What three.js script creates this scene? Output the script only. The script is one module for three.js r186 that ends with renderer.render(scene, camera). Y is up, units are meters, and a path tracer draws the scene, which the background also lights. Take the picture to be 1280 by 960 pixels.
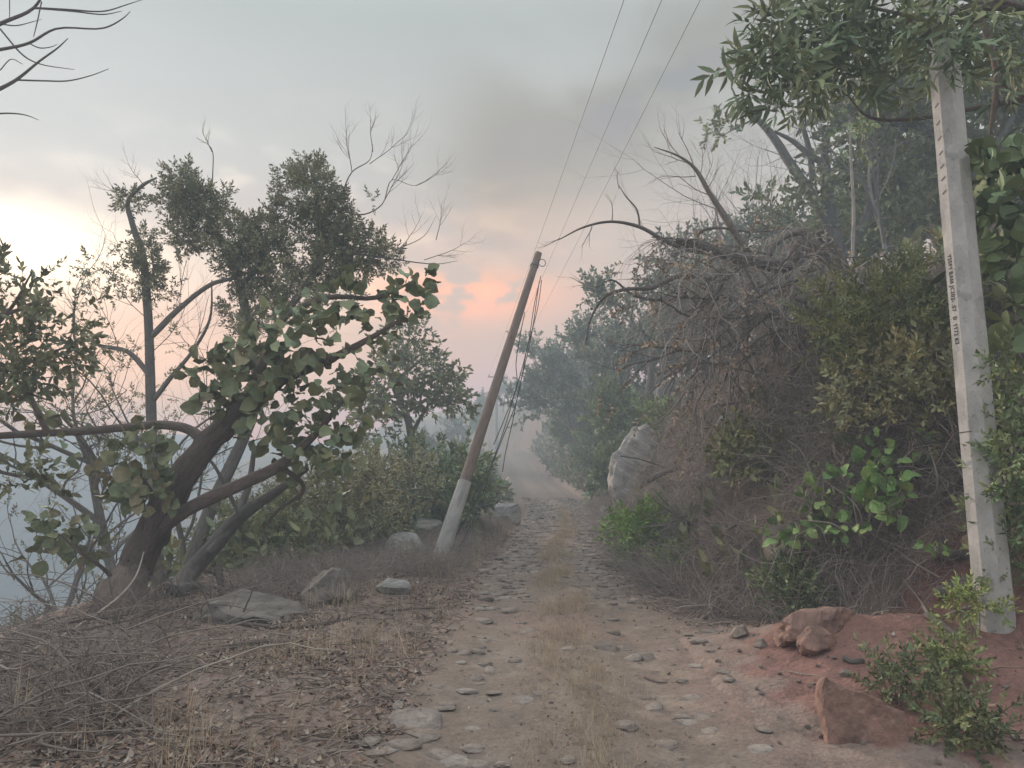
import * as THREE from 'three';
import { mergeGeometries, toCreasedNormals, mergeVertices } from 'three/addons/utils/BufferGeometryUtils.js';
import { ImprovedNoise } from 'three/addons/math/ImprovedNoise.js';

// ---------------------------------------------------------------- camera, sky, sun, exposure
const scene = new THREE.Scene();
const F = 962, HORIZON = 582, EYE = 1.6;                       // focal length and horizon in photo pixels (1280 x 960), eye height in metres
const PITCH = Math.atan((HORIZON - 480) / F);
const camera = new THREE.PerspectiveCamera(2 * Math.atan(480 / F) * 180 / Math.PI, 4 / 3, 0.1, 4000);
camera.position.set(0, EYE, 0); camera.rotation.x = PITCH; scene.add(camera);
const renderer = new THREE.WebGLRenderer({ antialias: true });
renderer.toneMapping = THREE.LinearToneMapping; renderer.toneMappingExposure = 1.86;
renderer.shadowMap.enabled = true;
const HAZE = 0.0098, HAZE_TOP = 14;
scene.fog = new THREE.FogExp2(new THREE.Color().setRGB(0.73, 0.865, 1.0), HAZE);

const perlin = new ImprovedNoise();
const N3 = (x, y, z = 0) => perlin.noise(x + 31.7, y + 17.3, z + 5.1);
function fbm(x, y, z = 0, oct = 4) { let s = 0, a = 0.5, f = 1; for (let i = 0; i < oct; i++) { s += a * N3(x * f, y * f, z * f + i * 7.7); a *= 0.5; f *= 2.03; } return s; }
const sst = (a, b, x) => { const t = Math.min(1, Math.max(0, (x - a) / (b - a))); return t * t * (3 - 2 * t); };
const mixv = (a, b, t) => a.map((v, i) => v + (b[i] - v) * t);
const clamp = (x, a, b) => Math.min(b, Math.max(a, x));

const SUN_AZ = -32, SUN_EL = 14;
function skyColor(az, el) {                                    // air, evening glow, smoke and cloud by compass bearing and height, degrees
  const G = (a, e, sa, se) => Math.exp(-(((az - a) / sa) ** 2) - (((el - e) / se) ** 2));
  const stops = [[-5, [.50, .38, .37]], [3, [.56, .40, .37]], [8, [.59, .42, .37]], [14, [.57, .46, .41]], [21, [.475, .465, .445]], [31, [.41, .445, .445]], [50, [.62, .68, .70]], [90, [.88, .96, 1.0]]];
  let k = 0; while (k < stops.length - 2 && el > stops[k + 1][0]) k++;
  let c = mixv(stops[k][1], stops[k + 1][1], clamp((el - stops[k][0]) / (stops[k + 1][0] - stops[k][0]), 0, 1));
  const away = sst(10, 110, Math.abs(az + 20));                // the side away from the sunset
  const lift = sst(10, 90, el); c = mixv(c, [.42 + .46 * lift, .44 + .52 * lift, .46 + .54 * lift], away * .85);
  const nx = az / 9, ny = el / 4.2;
  const n1 = fbm(nx * .8, ny, 1.3, 5), n2 = fbm(az / 4, el / 1.7, 9.1, 5), n3 = fbm(az / 16 + el / 30, el / 9, 4.2, 5);
  // glow round the hidden sun and the brighter air above it
  const g1 = G(-36, 13.6, 9.5, 2.7 + n1 * 2.5), g2 = G(-36, 19, 26, 15), g3 = G(-13.5, 12.6, 3.2, 1.8);
  c = c.map((v, i) => v + g1 * [1.3, 1.12, .74][i] + g2 * [.15, .165, .175][i] + G(-32, 6.0, 21, 6.5) * [.62, .28, .07][i] + g3 * sst(-.25, .25, n2) * [.55, .42, .22][i]);
  // thin cream streaks low in the sunset
  const streak = sst(.02, .38, n2 + .25 * n1) * G(-16, 17, 14, 5.5);
  c = c.map((v, i) => v + streak * [.22, .17, .11][i]);
  // orange lit cloud bank
  const bank = sst(-.06, .10, n2 * .9 + n1 * .4 + .03) * G(-3.5, 12.6, 6.5, 1.7), pinkb = sst(-.12, .25, n1 + .5 * n2) * G(-6, 17.5, 11, 2.6);
  c = c.map((v, i) => v * (1 + bank * [.95, .12, -.22][i]) + pinkb * [.13, .06, .02][i]);
  const pinkr = sst(-.1, .3, n3 + .1) * G(6, 16, 12, 4);
  c = c.map((v, i) => v + pinkr * [.07, .03, .015][i]);
  // smoke drifting up to the right
  const path = el - (22 + (az + 3) * .33);
  const sm = sst(-.45, .45, n3 * 1.3 + n1 * .35) * Math.exp(-((path / 7) ** 2)) * sst(-10, 0, az) * (1 - sst(22, 60, az));
  const dark = G(12.5, 26, 5, 3.2) * sst(-.3, .2, n1);
  c = c.map((v, i) => v * (1 - .32 * sm * [.9, 1, 1.12][i]) * (1 - .26 * dark));
  c = c.map(v => v * (1 - .16 * sst(0, 30, az) * (1 - away)));
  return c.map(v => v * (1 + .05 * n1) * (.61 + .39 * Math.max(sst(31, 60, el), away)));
}
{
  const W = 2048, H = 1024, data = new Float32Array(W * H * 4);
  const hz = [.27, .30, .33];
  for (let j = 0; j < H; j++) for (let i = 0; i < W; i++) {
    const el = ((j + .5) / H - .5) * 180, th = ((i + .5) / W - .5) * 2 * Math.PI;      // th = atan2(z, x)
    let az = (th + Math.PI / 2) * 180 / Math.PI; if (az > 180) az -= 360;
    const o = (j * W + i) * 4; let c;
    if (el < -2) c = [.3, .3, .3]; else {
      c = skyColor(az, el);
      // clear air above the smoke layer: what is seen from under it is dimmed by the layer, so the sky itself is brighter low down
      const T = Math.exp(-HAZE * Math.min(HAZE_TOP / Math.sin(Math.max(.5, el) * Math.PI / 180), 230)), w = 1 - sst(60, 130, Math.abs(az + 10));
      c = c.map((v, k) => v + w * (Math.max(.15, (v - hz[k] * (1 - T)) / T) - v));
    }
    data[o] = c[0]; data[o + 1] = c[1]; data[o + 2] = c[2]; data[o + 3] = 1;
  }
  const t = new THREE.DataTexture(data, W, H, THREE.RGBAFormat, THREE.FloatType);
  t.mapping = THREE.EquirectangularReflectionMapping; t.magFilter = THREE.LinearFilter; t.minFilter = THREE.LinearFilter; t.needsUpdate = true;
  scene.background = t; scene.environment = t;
}
const sun = new THREE.DirectionalLight(new THREE.Color().setRGB(1, .82, .67), 4.6);
{
  const a = SUN_AZ * Math.PI / 180, e = SUN_EL * Math.PI / 180;
  sun.position.set(Math.sin(a) * Math.cos(e) * 120, Math.sin(e) * 120, -Math.cos(a) * Math.cos(e) * 120);
  sun.castShadow = true; sun.shadow.radius = 28; sun.shadow.mapSize.set(2048, 2048);
  Object.assign(sun.shadow.camera, { left: -60, right: 60, top: 50, bottom: -50, near: 1, far: 300 });
  scene.add(sun, sun.target);
}

// ---------------------------------------------------------------- helpers
let seed = 12345;
const rnd = () => { seed = (seed + 0x6D2B79F5) | 0; let t = Math.imul(seed ^ (seed >>> 15), 1 | seed); t = (t + Math.imul(t ^ (t >>> 7), 61 | t)) ^ t; return ((t ^ (t >>> 14)) >>> 0) / 4294967296; };
const R = (a, b) => a + (b - a) * rnd();
const gauss = () => (rnd() + rnd() + rnd() + rnd() - 2) * 1.0;
const pick = a => a[Math.floor(rnd() * a.length)];
const V = (x, y, z) => new THREE.Vector3(x, y, z);
const UPV = V(0, 1, 0);
const lin = (r, g, b) => new THREE.Color().setRGB(r, g, b);
const rdir = () => { const u = R(-1, 1), a = R(0, 2 * Math.PI), s = Math.sqrt(1 - u * u); return V(s * Math.cos(a), u, s * Math.sin(a)); };

// a photo pixel gives a direction; the depth d (metres ahead) comes from what the thing stands on
function ray(px, py) { const v = V((px - 640) / F, (480 - py) / F, -1); v.applyAxisAngle(V(1, 0, 0), PITCH); return v; }
function at(px, py, d) { const v = ray(px, py); return v.multiplyScalar(d / -v.z).add(V(0, EYE, 0)); }
function onGround(px, py, far = 120) {
  const v = ray(px, py), s = v.clone().multiplyScalar(1 / -v.z); let d = 2.2;
  while (d < far) { const p = s.clone().multiplyScalar(d); if (p.y + EYE < h(p.x, p.z)) break; d += 0.04 + d * .002; }
  const p = s.multiplyScalar(d); p.y = h(p.x, p.z); return p;
}
const names = new Map();
function numbered(n) { const k = names.get(n) || 0; names.set(n, k + 1); return k ? `${n}_${String(k).padStart(3, '0')}` : n; }
function thing(name, label, category, p = V(0, 0, 0), group) {
  const o = new THREE.Group(); o.name = numbered(name); o.position.copy(p); o.userData = { label, category }; if (group) o.userData.group = group; scene.add(o); return o;
}
function part(name, geos, m, parent, worldCoords = true) {
  let g = Array.isArray(geos) ? (geos.length === 1 ? geos[0] : mergeGeometries(geos)) : geos;
  if (worldCoords) { const p = parent.getWorldPosition(V(0, 0, 0)); g.translate(-p.x, -p.y, -p.z); }
  const o = new THREE.Mesh(g, m); o.name = name; o.castShadow = o.receiveShadow = true; parent.add(o); return o;
}
function single(name, geos, m, label, category, p, group) {       // a thing that is one mesh, its origin at its base
  const g = Array.isArray(geos) ? mergeGeometries(geos) : geos; g.translate(-p.x, -p.y, -p.z);
  const o = new THREE.Mesh(g, m); o.name = numbered(name); o.position.copy(p); o.castShadow = o.receiveShadow = true;
  o.userData = { label, category }; if (group) o.userData.group = group; scene.add(o); return o;
}
function instanced(name, geo, m, items, parent, tint) {           // items: { p, q, s }, world positions
  const o = new THREE.InstancedMesh(geo, m, items.length), M = new THREE.Matrix4(), c = new THREE.Color(), b = parent === scene ? V(0, 0, 0) : parent.getWorldPosition(V(0, 0, 0)), s = V(1, 1, 1), p = V(0, 0, 0);
  items.forEach((it, i) => {
    if (it.s.isVector3) s.copy(it.s); else s.setScalar(it.s);
    M.compose(p.copy(it.p).sub(b), it.q, s); o.setMatrixAt(i, M);
    const t = it.c || tint(it); o.setColorAt(i, c.setRGB(t[0], t[1], t[2]));
  });
  o.name = name; o.userData.kind = 'stuff'; o.castShadow = o.receiveShadow = true; parent.add(o); return o;
}
const qRand = () => new THREE.Quaternion().setFromEuler(new THREE.Euler(R(0, 6.3), R(0, 6.3), R(0, 6.3)));
function qAlong(dir, roll = R(0, 6.3)) { return new THREE.Quaternion().setFromUnitVectors(UPV, dir.clone().normalize()).multiply(new THREE.Quaternion().setFromAxisAngle(UPV, roll)); }

// ---------------------------------------------------------------- procedural textures
function tileNoise(size, cells, sd) {                              // periodic value noise, 0..1
  const g = new Float32Array(cells * cells); let s = sd; const r = () => { s = (s * 1664525 + 1013904223) >>> 0; return s / 4294967296; };
  for (let i = 0; i < g.length; i++) g[i] = r();
  const out = new Float32Array(size * size);
  for (let y = 0; y < size; y++) for (let x = 0; x < size; x++) {
    const fx = x / size * cells, fy = y / size * cells, x0 = Math.floor(fx), y0 = Math.floor(fy), u = fx - x0, v = fy - y0, a = u * u * (3 - 2 * u), b = v * v * (3 - 2 * v);
    const q = (i, j) => g[((y0 + j) % cells) * cells + (x0 + i) % cells];
    out[y * size + x] = (q(0, 0) * (1 - a) + q(1, 0) * a) * (1 - b) + (q(0, 1) * (1 - a) + q(1, 1) * a) * b;
  }
  return out;
}
function tileFbm(size, cells, oct, sd, gain = .55) {
  const out = new Float32Array(size * size); let a = 1, t = 0;
  for (let o = 0; o < oct; o++) { const n = tileNoise(size, Math.min(size, cells << o), sd + o * 77); for (let i = 0; i < out.length; i++) out[i] += a * n[i]; t += a; a *= gain; }
  for (let i = 0; i < out.length; i++) out[i] /= t; return out;
}
function texture(size, fn, srgb = false) {
  const d = new Uint8Array(size * size * 4);
  for (let i = 0; i < size * size; i++) { const c = fn(i, i % size, Math.floor(i / size)); for (let k = 0; k < 3; k++) d[i * 4 + k] = clamp(c[k] * 255, 0, 255); d[i * 4 + 3] = 255; }
  const t = new THREE.DataTexture(d, size, size); t.wrapS = t.wrapT = THREE.RepeatWrapping; t.magFilter = THREE.LinearFilter; t.minFilter = THREE.LinearMipmapLinearFilter; t.generateMipmaps = true;
  if (srgb) t.colorSpace = THREE.SRGBColorSpace; t.needsUpdate = true; return t;
}
const withRepeat = (t, x, y) => { const c = t.clone(); c.repeat.set(x, y); c.needsUpdate = true; return c; };
const fA = tileFbm(512, 6, 6, 11), fB = tileFbm(512, 40, 4, 23, .7), fC = tileFbm(512, 3, 5, 51), fD = tileFbm(512, 90, 2, 71, .8);
// soil grain: value tints round one, with pale grit and dark crumbs
const texSoil = texture(512, i => { const v = .80 + .42 * (fA[i] - .5) + .5 * (fB[i] - .5), g = fD[i] > .74 ? .22 : fD[i] < .26 ? -.2 : 0, w = fC[i] - .5; return [v + g + .1 * w, v + g * .95, v + g * .9 - .1 * w]; });
const texSoilBump = texture(512, i => { const v = .5 * fA[i] + .35 * fB[i] + .25 * fD[i]; return [v, v, v]; });
// bark: long vertical ridges, u round the stem, v along it
const rA = tileFbm(512, 8, 5, 91), rB = tileFbm(512, 64, 3, 17, .7);
const barkAt = (x, y) => { const k = ((y >> 2) % 512) * 512 + x % 512, m = y * 512 + x; return .65 * rB[((y >> 3) & 511) * 512 + x] + .35 * rA[m] + .0 * k; };
const texBark = texture(512, (i, x, y) => { const b = barkAt(x, y), v = .2 + 1.05 * b, l = fC[i] > .6 ? .16 : 0; return [v + l, v * .98 + l, v * .95 + l]; });
const texBarkBump = texture(512, (i, x, y) => { const v = barkAt(x, y); return [v, v, v]; });
// rock: blotches of lichen and dark streaks
const texRock = texture(512, i => { const v = .6 + .7 * (fA[i] - .5) + .4 * (fB[i] - .5), l = fC[i] > .58 ? .14 : fC[i] < .4 ? -.12 : 0; return [v + l, v + l, v + l * .9]; });
// leaf: pale midrib and side veins, blotches and brown spots
const texLeaf = texture(256, (i, x, y) => { const k = (y * 2) * 512 + x * 2, u = Math.abs(x / 256 - .5), mid = u < .012 ? .3 : 0, vein = Math.abs(((y / 256 - u * .9) * 7 % 1 + 1) % 1 - .5) < .05 ? .12 : 0, b = fA[k] - .5, s = fC[k] > .66 ? 1 : 0; const v = .8 + .5 * b + mid + vein; return s ? [v * 1.05, v * .8, v * .75] : [v + .25 * b, v, v - .1 * b]; });
const texConcrete = texture(512, (i) => { const v = .8 + .45 * (fA[i] - .5) + .22 * (fB[i] - .5), p = fD[i] < .2 ? -.3 : 0, s = fC[i] < .42 ? -.12 : 0; return [v + p + s, v + p + s, v + p + s]; });

// ---------------------------------------------------------------- materials
const std = (c, rough = .9, o = {}) => new THREE.MeshStandardMaterial({ color: c, roughness: rough, metalness: 0, side: THREE.DoubleSide, ...o });
const bark = (r, g, b, o = {}) => std(lin(r, g, b), .92, { map: texBark, bumpMap: texBarkBump, bumpScale: .035, ...o });
const rockM = (r, g, b) => std(lin(r, g, b), .95, { map: withRepeat(texRock, 1, 1), bumpMap: texSoilBump, bumpScale: .012 });
const leafM = (r, g, b, map = null) => new THREE.MeshStandardMaterial({ color: lin(r, g, b), roughness: .7, side: THREE.DoubleSide, map });
const M = {
  barkDark: bark(.285, .215, .185), barkGrey: bark(.30, .27, .25), barkPale: bark(.36, .33, .31), barkBlue: bark(.27, .27, .27), twig: std(lin(.22, .18, .155), .95), twigDark: std(lin(.10, .075, .065), .95),
  deadWood: bark(.30, .26, .235), paleStick: std(lin(.42, .36, .31), .9, { map: texBark }), vineDry: std(lin(.36, .31, .285), .95), cutWood: std(lin(.62, .44, .30), .85, { map: texBark }),
  leaf: leafM(1.16, 1.04, .93), leafBroad: leafM(.115, .165, .075), leafYoung: leafM(.19, .31, .085), dryLeaf: std(lin(.9, .9, .9), .95),
  rockGrey: rockM(.42, .40, .38), rockPale: rockM(.50, .46, .42), rockRed: rockM(.36, .21, .165), rockDust: rockM(.42, .33, .27),
  black: std(lin(.03, .03, .03), .6), wire: std(lin(.11, .11, .115), .6, { metalness: .3 }),
};

// ---------------------------------------------------------------- lie of the land
function curve(pts) { return x => { let k = 0; while (k < pts.length - 2 && x > pts[k + 1][0]) k++; const [x0, y0] = pts[k], [x1, y1] = pts[k + 1]; const t = clamp((x - x0) / (x1 - x0), 0, 1), m = j => j <= 0 || j >= pts.length - 1 ? 0 : (pts[j + 1][1] - pts[j - 1][1]) / (pts[j + 1][0] - pts[j - 1][0]); const w = x1 - x0, t2 = t * t, t3 = t2 * t; return (2 * t3 - 3 * t2 + 1) * y0 + (t3 - 2 * t2 + t) * w * m(k) + (3 * t2 - 2 * t3) * y1 + (t3 - t2) * w * m(k + 1); }; }
const roadX = curve([[-30, .0], [0, .22], [4.3, .36], [13.4, .78], [20, 1.35], [27, 1.8], [38, 1.55], [50, 1.0], [62, .55], [72, -.5], [82, -3.6], [95, -10], [125, -28]]);
const roadY = curve([[-30, 0], [30, 0], [40, .22], [50, .72], [60, 1.7], [68, 2.6], [75, 3.1], [90, 3.4], [125, 3.6]]);
const shoulder = curve([[-30, 4.8], [6, 4.9], [10, 5.4], [13, 4.4], [18, 3.6], [26, 3.6], [60, 3.4], [75, 6], [125, 12]]);
const bankFoot = curve([[-30, 3.6], [3, 3.4], [6.2, 3.1], [8.5, 1.9], [11, 1.55], [16, 1.35], [26, 1.5], [70, 1.8], [125, 3]]);
function mound(x, d) { return .42 * Math.exp(-(((x - 3.45) / 1.25) ** 2) - (((d - 6.15) / 1.0) ** 2)) + .16 * Math.exp(-(((x - 2.5) / .7) ** 2) - (((d - 6.9) / .7) ** 2)); }
function hBase(x, z) {
  const d = -z, u = x - roadX(d); let y = roadY(d);
  // two wheel tracks with a low middle ridge
  const road = 1 - sst(1.05, 1.5, Math.abs(u));
  y += road * (-.045 * Math.exp(-(((u + .62) / .3) ** 2)) - .045 * Math.exp(-(((u - .66) / .3) ** 2)) + .02);
  const w = shoulder(d), l = -u - w;
  if (u < -1.1) y += .10 * sst(1.1, 2.2, -u) * (1 - sst(w - 1.2, w + .3, -u)) + .09 * sst(1.4, 3, -u) * fbm(x * .7, z * .7, 2, 3);
  if (l > 0) y -= Math.min(55, l * l / (l + 2.2) * .82);
  const s = u - bankFoot(d);
  if (s > 0) { const st = sst(5, 10, d) * .75 + .25; y += (2.9 * st * (1 - Math.exp(-s * .75)) + 5.2 * (1 - Math.exp(-s * .085))) * (1 - Math.exp(-s * 2.5)) + .35 * fbm(x * .5, z * .5, 7, 4) * sst(0, 1.2, s); }
  if (u > 1.1) y += mound(x, d) + .05 * sst(1.1, 2, u) * fbm(x * 1.3, z * 1.3, 4, 3);
  return y;
}
function h(x, z) {
  const u = x - roadX(-z), rough = sst(.9, 1.6, Math.abs(u));
  return hBase(x, z) + (.012 + .045 * rough) * fbm(x * 2.6, z * 2.6, 1, 3) + (.006 + .012 * rough) * N3(x * 11, z * 11, 3);
}
function grid(xs, zs, fy, color) {
  const nx = xs.length, nz = zs.length, pos = new Float32Array(nx * nz * 3), uv = new Float32Array(nx * nz * 2), col = color ? new Float32Array(nx * nz * 3) : null, idx = [];
  for (let j = 0; j < nz; j++) for (let i = 0; i < nx; i++) {
    const k = j * nx + i, x = xs[i], z = zs[j]; pos[k * 3] = x; pos[k * 3 + 1] = fy(x, z, i, j); pos[k * 3 + 2] = z; uv[k * 2] = x / 1.7; uv[k * 2 + 1] = z / 1.7;
    if (col) { const c = color(x, z); col[k * 3] = c[0]; col[k * 3 + 1] = c[1]; col[k * 3 + 2] = c[2]; }
    if (i < nx - 1 && j < nz - 1) idx.push(k, k + nx, k + 1, k + 1, k + nx, k + nx + 1);
  }
  const g = new THREE.BufferGeometry(); g.setAttribute('position', new THREE.BufferAttribute(pos, 3)); g.setAttribute('uv', new THREE.BufferAttribute(uv, 2)); if (col) g.setAttribute('color', new THREE.BufferAttribute(col, 3));
  g.setIndex(idx); g.computeVertexNormals(); return g;
}
function steps(a, b, fine0, fine1, d, growth) {                    // coordinates from a to b: spacing d inside fine0..fine1, growing outwards
  const mid = []; for (let x = fine0; x <= fine1 + 1e-6; x += d) mid.push(x);
  const lo = [], hi = []; let s = d, x = fine0; while (x > a) { s *= growth; x -= s; lo.push(Math.max(a, x)); } s = d; x = mid[mid.length - 1]; while (x < b) { s *= growth; x += s; hi.push(Math.min(b, x)); }
  return [...lo.reverse(), ...mid, ...hi];
}
// base colours of the ground by what lies there
const C_LITTER = [.27, .19, .155], C_DUST = [.295, .22, .175], C_RED = [.25, .125, .10], C_DARK = [.19, .14, .12], C_GREEN = [.10, .13, .07], C_STRAW = [.40, .30, .20];
function groundColor(x, z) {
  const d = -z, u = x - roadX(d), a = fbm(x * .9, z * .9, 3, 4), b = fbm(x * 3.1, z * 3.1, 8, 3);
  let c = mixv(C_LITTER, C_DARK, sst(-.05, .4, a) * .6);
  c = mixv(c, C_DUST, sst(.0, .35, b - .3 * a) * .5);
  c = mixv(c, C_STRAW, sst(.12, .4, fbm(x * 1.7, z * 1.7, 12, 3)) * .35 * (u < 0 ? 1 : .4));
  if (u > 1) { const bz = u - bankFoot(d), red = clamp(1.35 * Math.exp(-(((x - 3.0) / 1.25) ** 2) - (((d - 5.9) / 1.25) ** 2)) + .9 * b, 0, 1) * sst(1, 1.5, u) * (1 - sst(.9, 1.6, bz)) * (1 - sst(6.9, 7.6, d)); c = mixv(c, C_RED, sst(.25, .6, red)); }
  if (Math.abs(x) > 12 || d > 80) c = mixv(c, C_GREEN, sst(-.2, .2, a) * .7);                 // grassed hillside
  return c;
}
const structure = (name, g, m, label) => { const o = new THREE.Mesh(g, m); o.name = name; o.userData.kind = 'structure'; o.userData.label = label; o.receiveShadow = o.castShadow = true; scene.add(o); return o; };
{
  const xs = steps(-220, 70, -6.5, 6.5, .055, 1.06), zs = steps(-190, 30, -15, -2.5, .055, 1.028);
  const g = grid(xs, zs, h, groundColor);
  const m = std(lin(1, 1, 1), .98, { map: texSoil, bumpMap: texSoilBump, bumpScale: .03, vertexColors: true, color: lin(1.05, 1.05, 1.05) });
  structure('ground', g, m, 'brown hillside ground with leaf litter and red earth');
}
// the track: a sheet just over the ground whose ragged edges dip under it
const ROADW = 1.9;
let dirtRoad;
{
  const us = []; for (let i = 0; i <= 60; i++) us.push(-ROADW + 2 * ROADW * i / 60);
  const zs = steps(-118, 8, -26, -2, .06, 1.03);
  const nx = us.length, nz = zs.length, pos = [], uv = [], col = [], idx = [];
  for (let j = 0; j < nz; j++) for (let i = 0; i < nx; i++) {
    const z = zs[j], u = us[i], x = u + roadX(-z), e = Math.abs(u) + .22 * fbm(x * 1.1, z * .9, 5, 3) * 2 + .1 * N3(x * 4, z * 4), k = j * nx + i;
    const lift = .012 - .06 * sst(1.0, 1.55, e);
    pos.push(x, h(x, z) + lift, z); uv.push(x / 1.3, z / 1.3);
    const a = fbm(x * 1.2, z * .5, 21, 4), b = fbm(x * 4, z * 3, 14, 3), mid = Math.exp(-(((u - .05 + .15 * a) / .3) ** 2));
    let c = mixv([.235, .178, .14], [.195, .14, .112], sst(-.2, .3, a)); c = mixv(c, [.31, .25, .205], sst(.08, .35, b) * .6);
    c = mixv(c, [.25, .19, .145], mid * sst(-.3, .15, b) * .8); c = mixv(c, [.25, .165, .135], sst(.05, .3, fbm(x * .6, z * .35, 33, 3)) * .6 + .3 * sst(.5, 1.2, u) * sst(-.2, .2, b));
    c = mixv(c, [.33, .25, .185], sst(.05, .35, a + b * .5) * .5);
    col.push(...c);
    if (i < nx - 1 && j < nz - 1) idx.push(k, k + nx, k + 1, k + 1, k + nx, k + nx + 1);
  }
  const g = new THREE.BufferGeometry(); g.setAttribute('position', new THREE.Float32BufferAttribute(pos, 3)); g.setAttribute('uv', new THREE.Float32BufferAttribute(uv, 2)); g.setAttribute('color', new THREE.Float32BufferAttribute(col, 3)); g.setIndex(idx); g.computeVertexNormals();
  const gm = std(lin(1.05, 1.05, 1.05), .97, { map: withRepeat(texSoil, 1, 1), bumpMap: texSoilBump, bumpScale: .018, vertexColors: true });
  dirtRoad = structure('dirt_road', g, gm, 'rutted dirt track paved with half buried stones');
}
// the far side of the valley
{
  const nx = 140, rows = 26, pos = [], idx = [], uv = [];
  for (let i = 0; i <= nx; i++) {
    const a = (-62 + 74 * i / nx) * Math.PI / 180, crest = 10.2 + 1.6 * fbm(i * .09, 2.2, 0, 4) * 2 - 3.8 * sst(.35, .95, i / nx);
    for (let j = 0; j <= rows; j++) {
      const t = j / rows, r = 165 + 130 * t, prof = t < .5 ? Math.sin(Math.PI * t) : Math.sin(Math.PI * t);
      const y = -58 + (crest + 58) * Math.pow(prof, .8) + 5 * fbm(a * 9, t * 6, 6, 4) * (1 - Math.pow(prof, 6));
      pos.push(Math.sin(a) * r, y, -Math.cos(a) * r); uv.push(i / 4, j / 4);
      if (i < nx && j < rows) { const k = i * (rows + 1) + j; idx.push(k, k + 1, k + rows + 1, k + 1, k + rows + 2, k + rows + 1); }
    }
  }
  const g = new THREE.BufferGeometry(); g.setAttribute('position', new THREE.Float32BufferAttribute(pos, 3)); g.setAttribute('uv', new THREE.Float32BufferAttribute(uv, 2)); g.setIndex(idx); g.computeVertexNormals();
  structure('hills', g, std(lin(.12, .15, .13), 1, { map: texSoil }), 'wooded ridge across the valley fading in blue haze');
}

// ---------------------------------------------------------------- geometry builders
function smooth(pts, rad, per = 5) {                                // Catmull-Rom through hand-placed joints
  const c = new THREE.CatmullRomCurve3(pts, false, 'centripetal'), n = (pts.length - 1) * per, P = [], Q = [];
  for (let i = 0; i <= n; i++) { P.push(c.getPoint(i / n)); const f = i / n * (rad.length - 1), k = Math.min(rad.length - 2, Math.floor(f)); Q.push(rad[k] + (rad[k + 1] - rad[k]) * (f - k)); }
  return [P, Q];
}
function tube(pts, rad, sides = 6, rough = 0) {
  const n = pts.length, pos = [], nor = [], uv = [], idx = [], T = V(0, 0, 0), U = V(0, 0, 0), W = V(0, 0, 0); let len = 0;
  for (let i = 0; i < n; i++) {
    T.subVectors(pts[Math.min(n - 1, i + 1)], pts[Math.max(0, i - 1)]).normalize();
    if (i === 0) { U.set(1, 0, 0); if (Math.abs(T.x) > .8) U.set(0, 0, 1); } else len += pts[i].distanceTo(pts[i - 1]);
    U.addScaledVector(T, -U.dot(T)).normalize(); W.crossVectors(T, U);
    for (let k = 0; k <= sides; k++) {
      const a = k / sides * 2 * Math.PI, cx = Math.cos(a), sx = Math.sin(a), nx = U.x * cx + W.x * sx, ny = U.y * cx + W.y * sx, nz = U.z * cx + W.z * sx;
      const r = rad[i] * (1 + (rough ? rough * (N3(Math.cos(a) * 2 + pts[0].x, Math.sin(a) * 2, len * 3) + .6 * N3(Math.cos(a) * 5, Math.sin(a) * 5 + pts[0].x, len * 7) + .7 * Math.abs(N3(Math.cos(a) * 6.5, Math.sin(a) * 6.5, len * 1.1 + pts[0].y))) : 0));
      pos.push(pts[i].x + nx * r, pts[i].y + ny * r, pts[i].z + nz * r); nor.push(nx, ny, nz); uv.push(k / sides * Math.max(1, Math.round(rad[0] * 6 / .25)), len / .6);
      if (i < n - 1 && k < sides) { const q = i * (sides + 1) + k; idx.push(q, q + 1, q + sides + 1, q + 1, q + sides + 2, q + sides + 1); }
    }
  }
  // closed ends
  for (const e of [0, n - 1]) { const b = pos.length / 3, o = e * (sides + 1); T.subVectors(pts[e], pts[e ? n - 2 : 1]).normalize(); pos.push(pts[e].x, pts[e].y, pts[e].z); nor.push(T.x, T.y, T.z); uv.push(.5, .5); for (let k = 0; k < sides; k++) idx.push(b, o + k + (e ? 0 : 1), o + k + (e ? 1 : 0)); }
  const g = new THREE.BufferGeometry(); g.setAttribute('position', new THREE.Float32BufferAttribute(pos, 3)); g.setAttribute('normal', new THREE.Float32BufferAttribute(nor, 3)); g.setAttribute('uv', new THREE.Float32BufferAttribute(uv, 2)); g.setIndex(idx); return g;
}
const limb = (px, rad, sides = 9, rough = .12, per = 5) => { const [P, Q] = smooth(px.map(p => p.isVector3 ? p : at(...p)), rad, per); const g = tube(P, Q, sides, rough); g.userData.path = P; g.userData.rad = Q; return g; };
function stick(a, b, r0, r1, bend = .06, sides = 5, n = 7) {
  const L = a.distanceTo(b), o = rdir().multiplyScalar(L * bend), P = [], Q = [];
  for (let i = 0; i <= n; i++) { const t = i / n; P.push(a.clone().lerp(b, t).addScaledVector(o, Math.sin(Math.PI * t)).add(rdir().multiplyScalar(i && i < n ? L * .012 : 0))); Q.push(r0 + (r1 - r0) * t); }
  return tube(P, Q, sides, .1);
}
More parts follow.
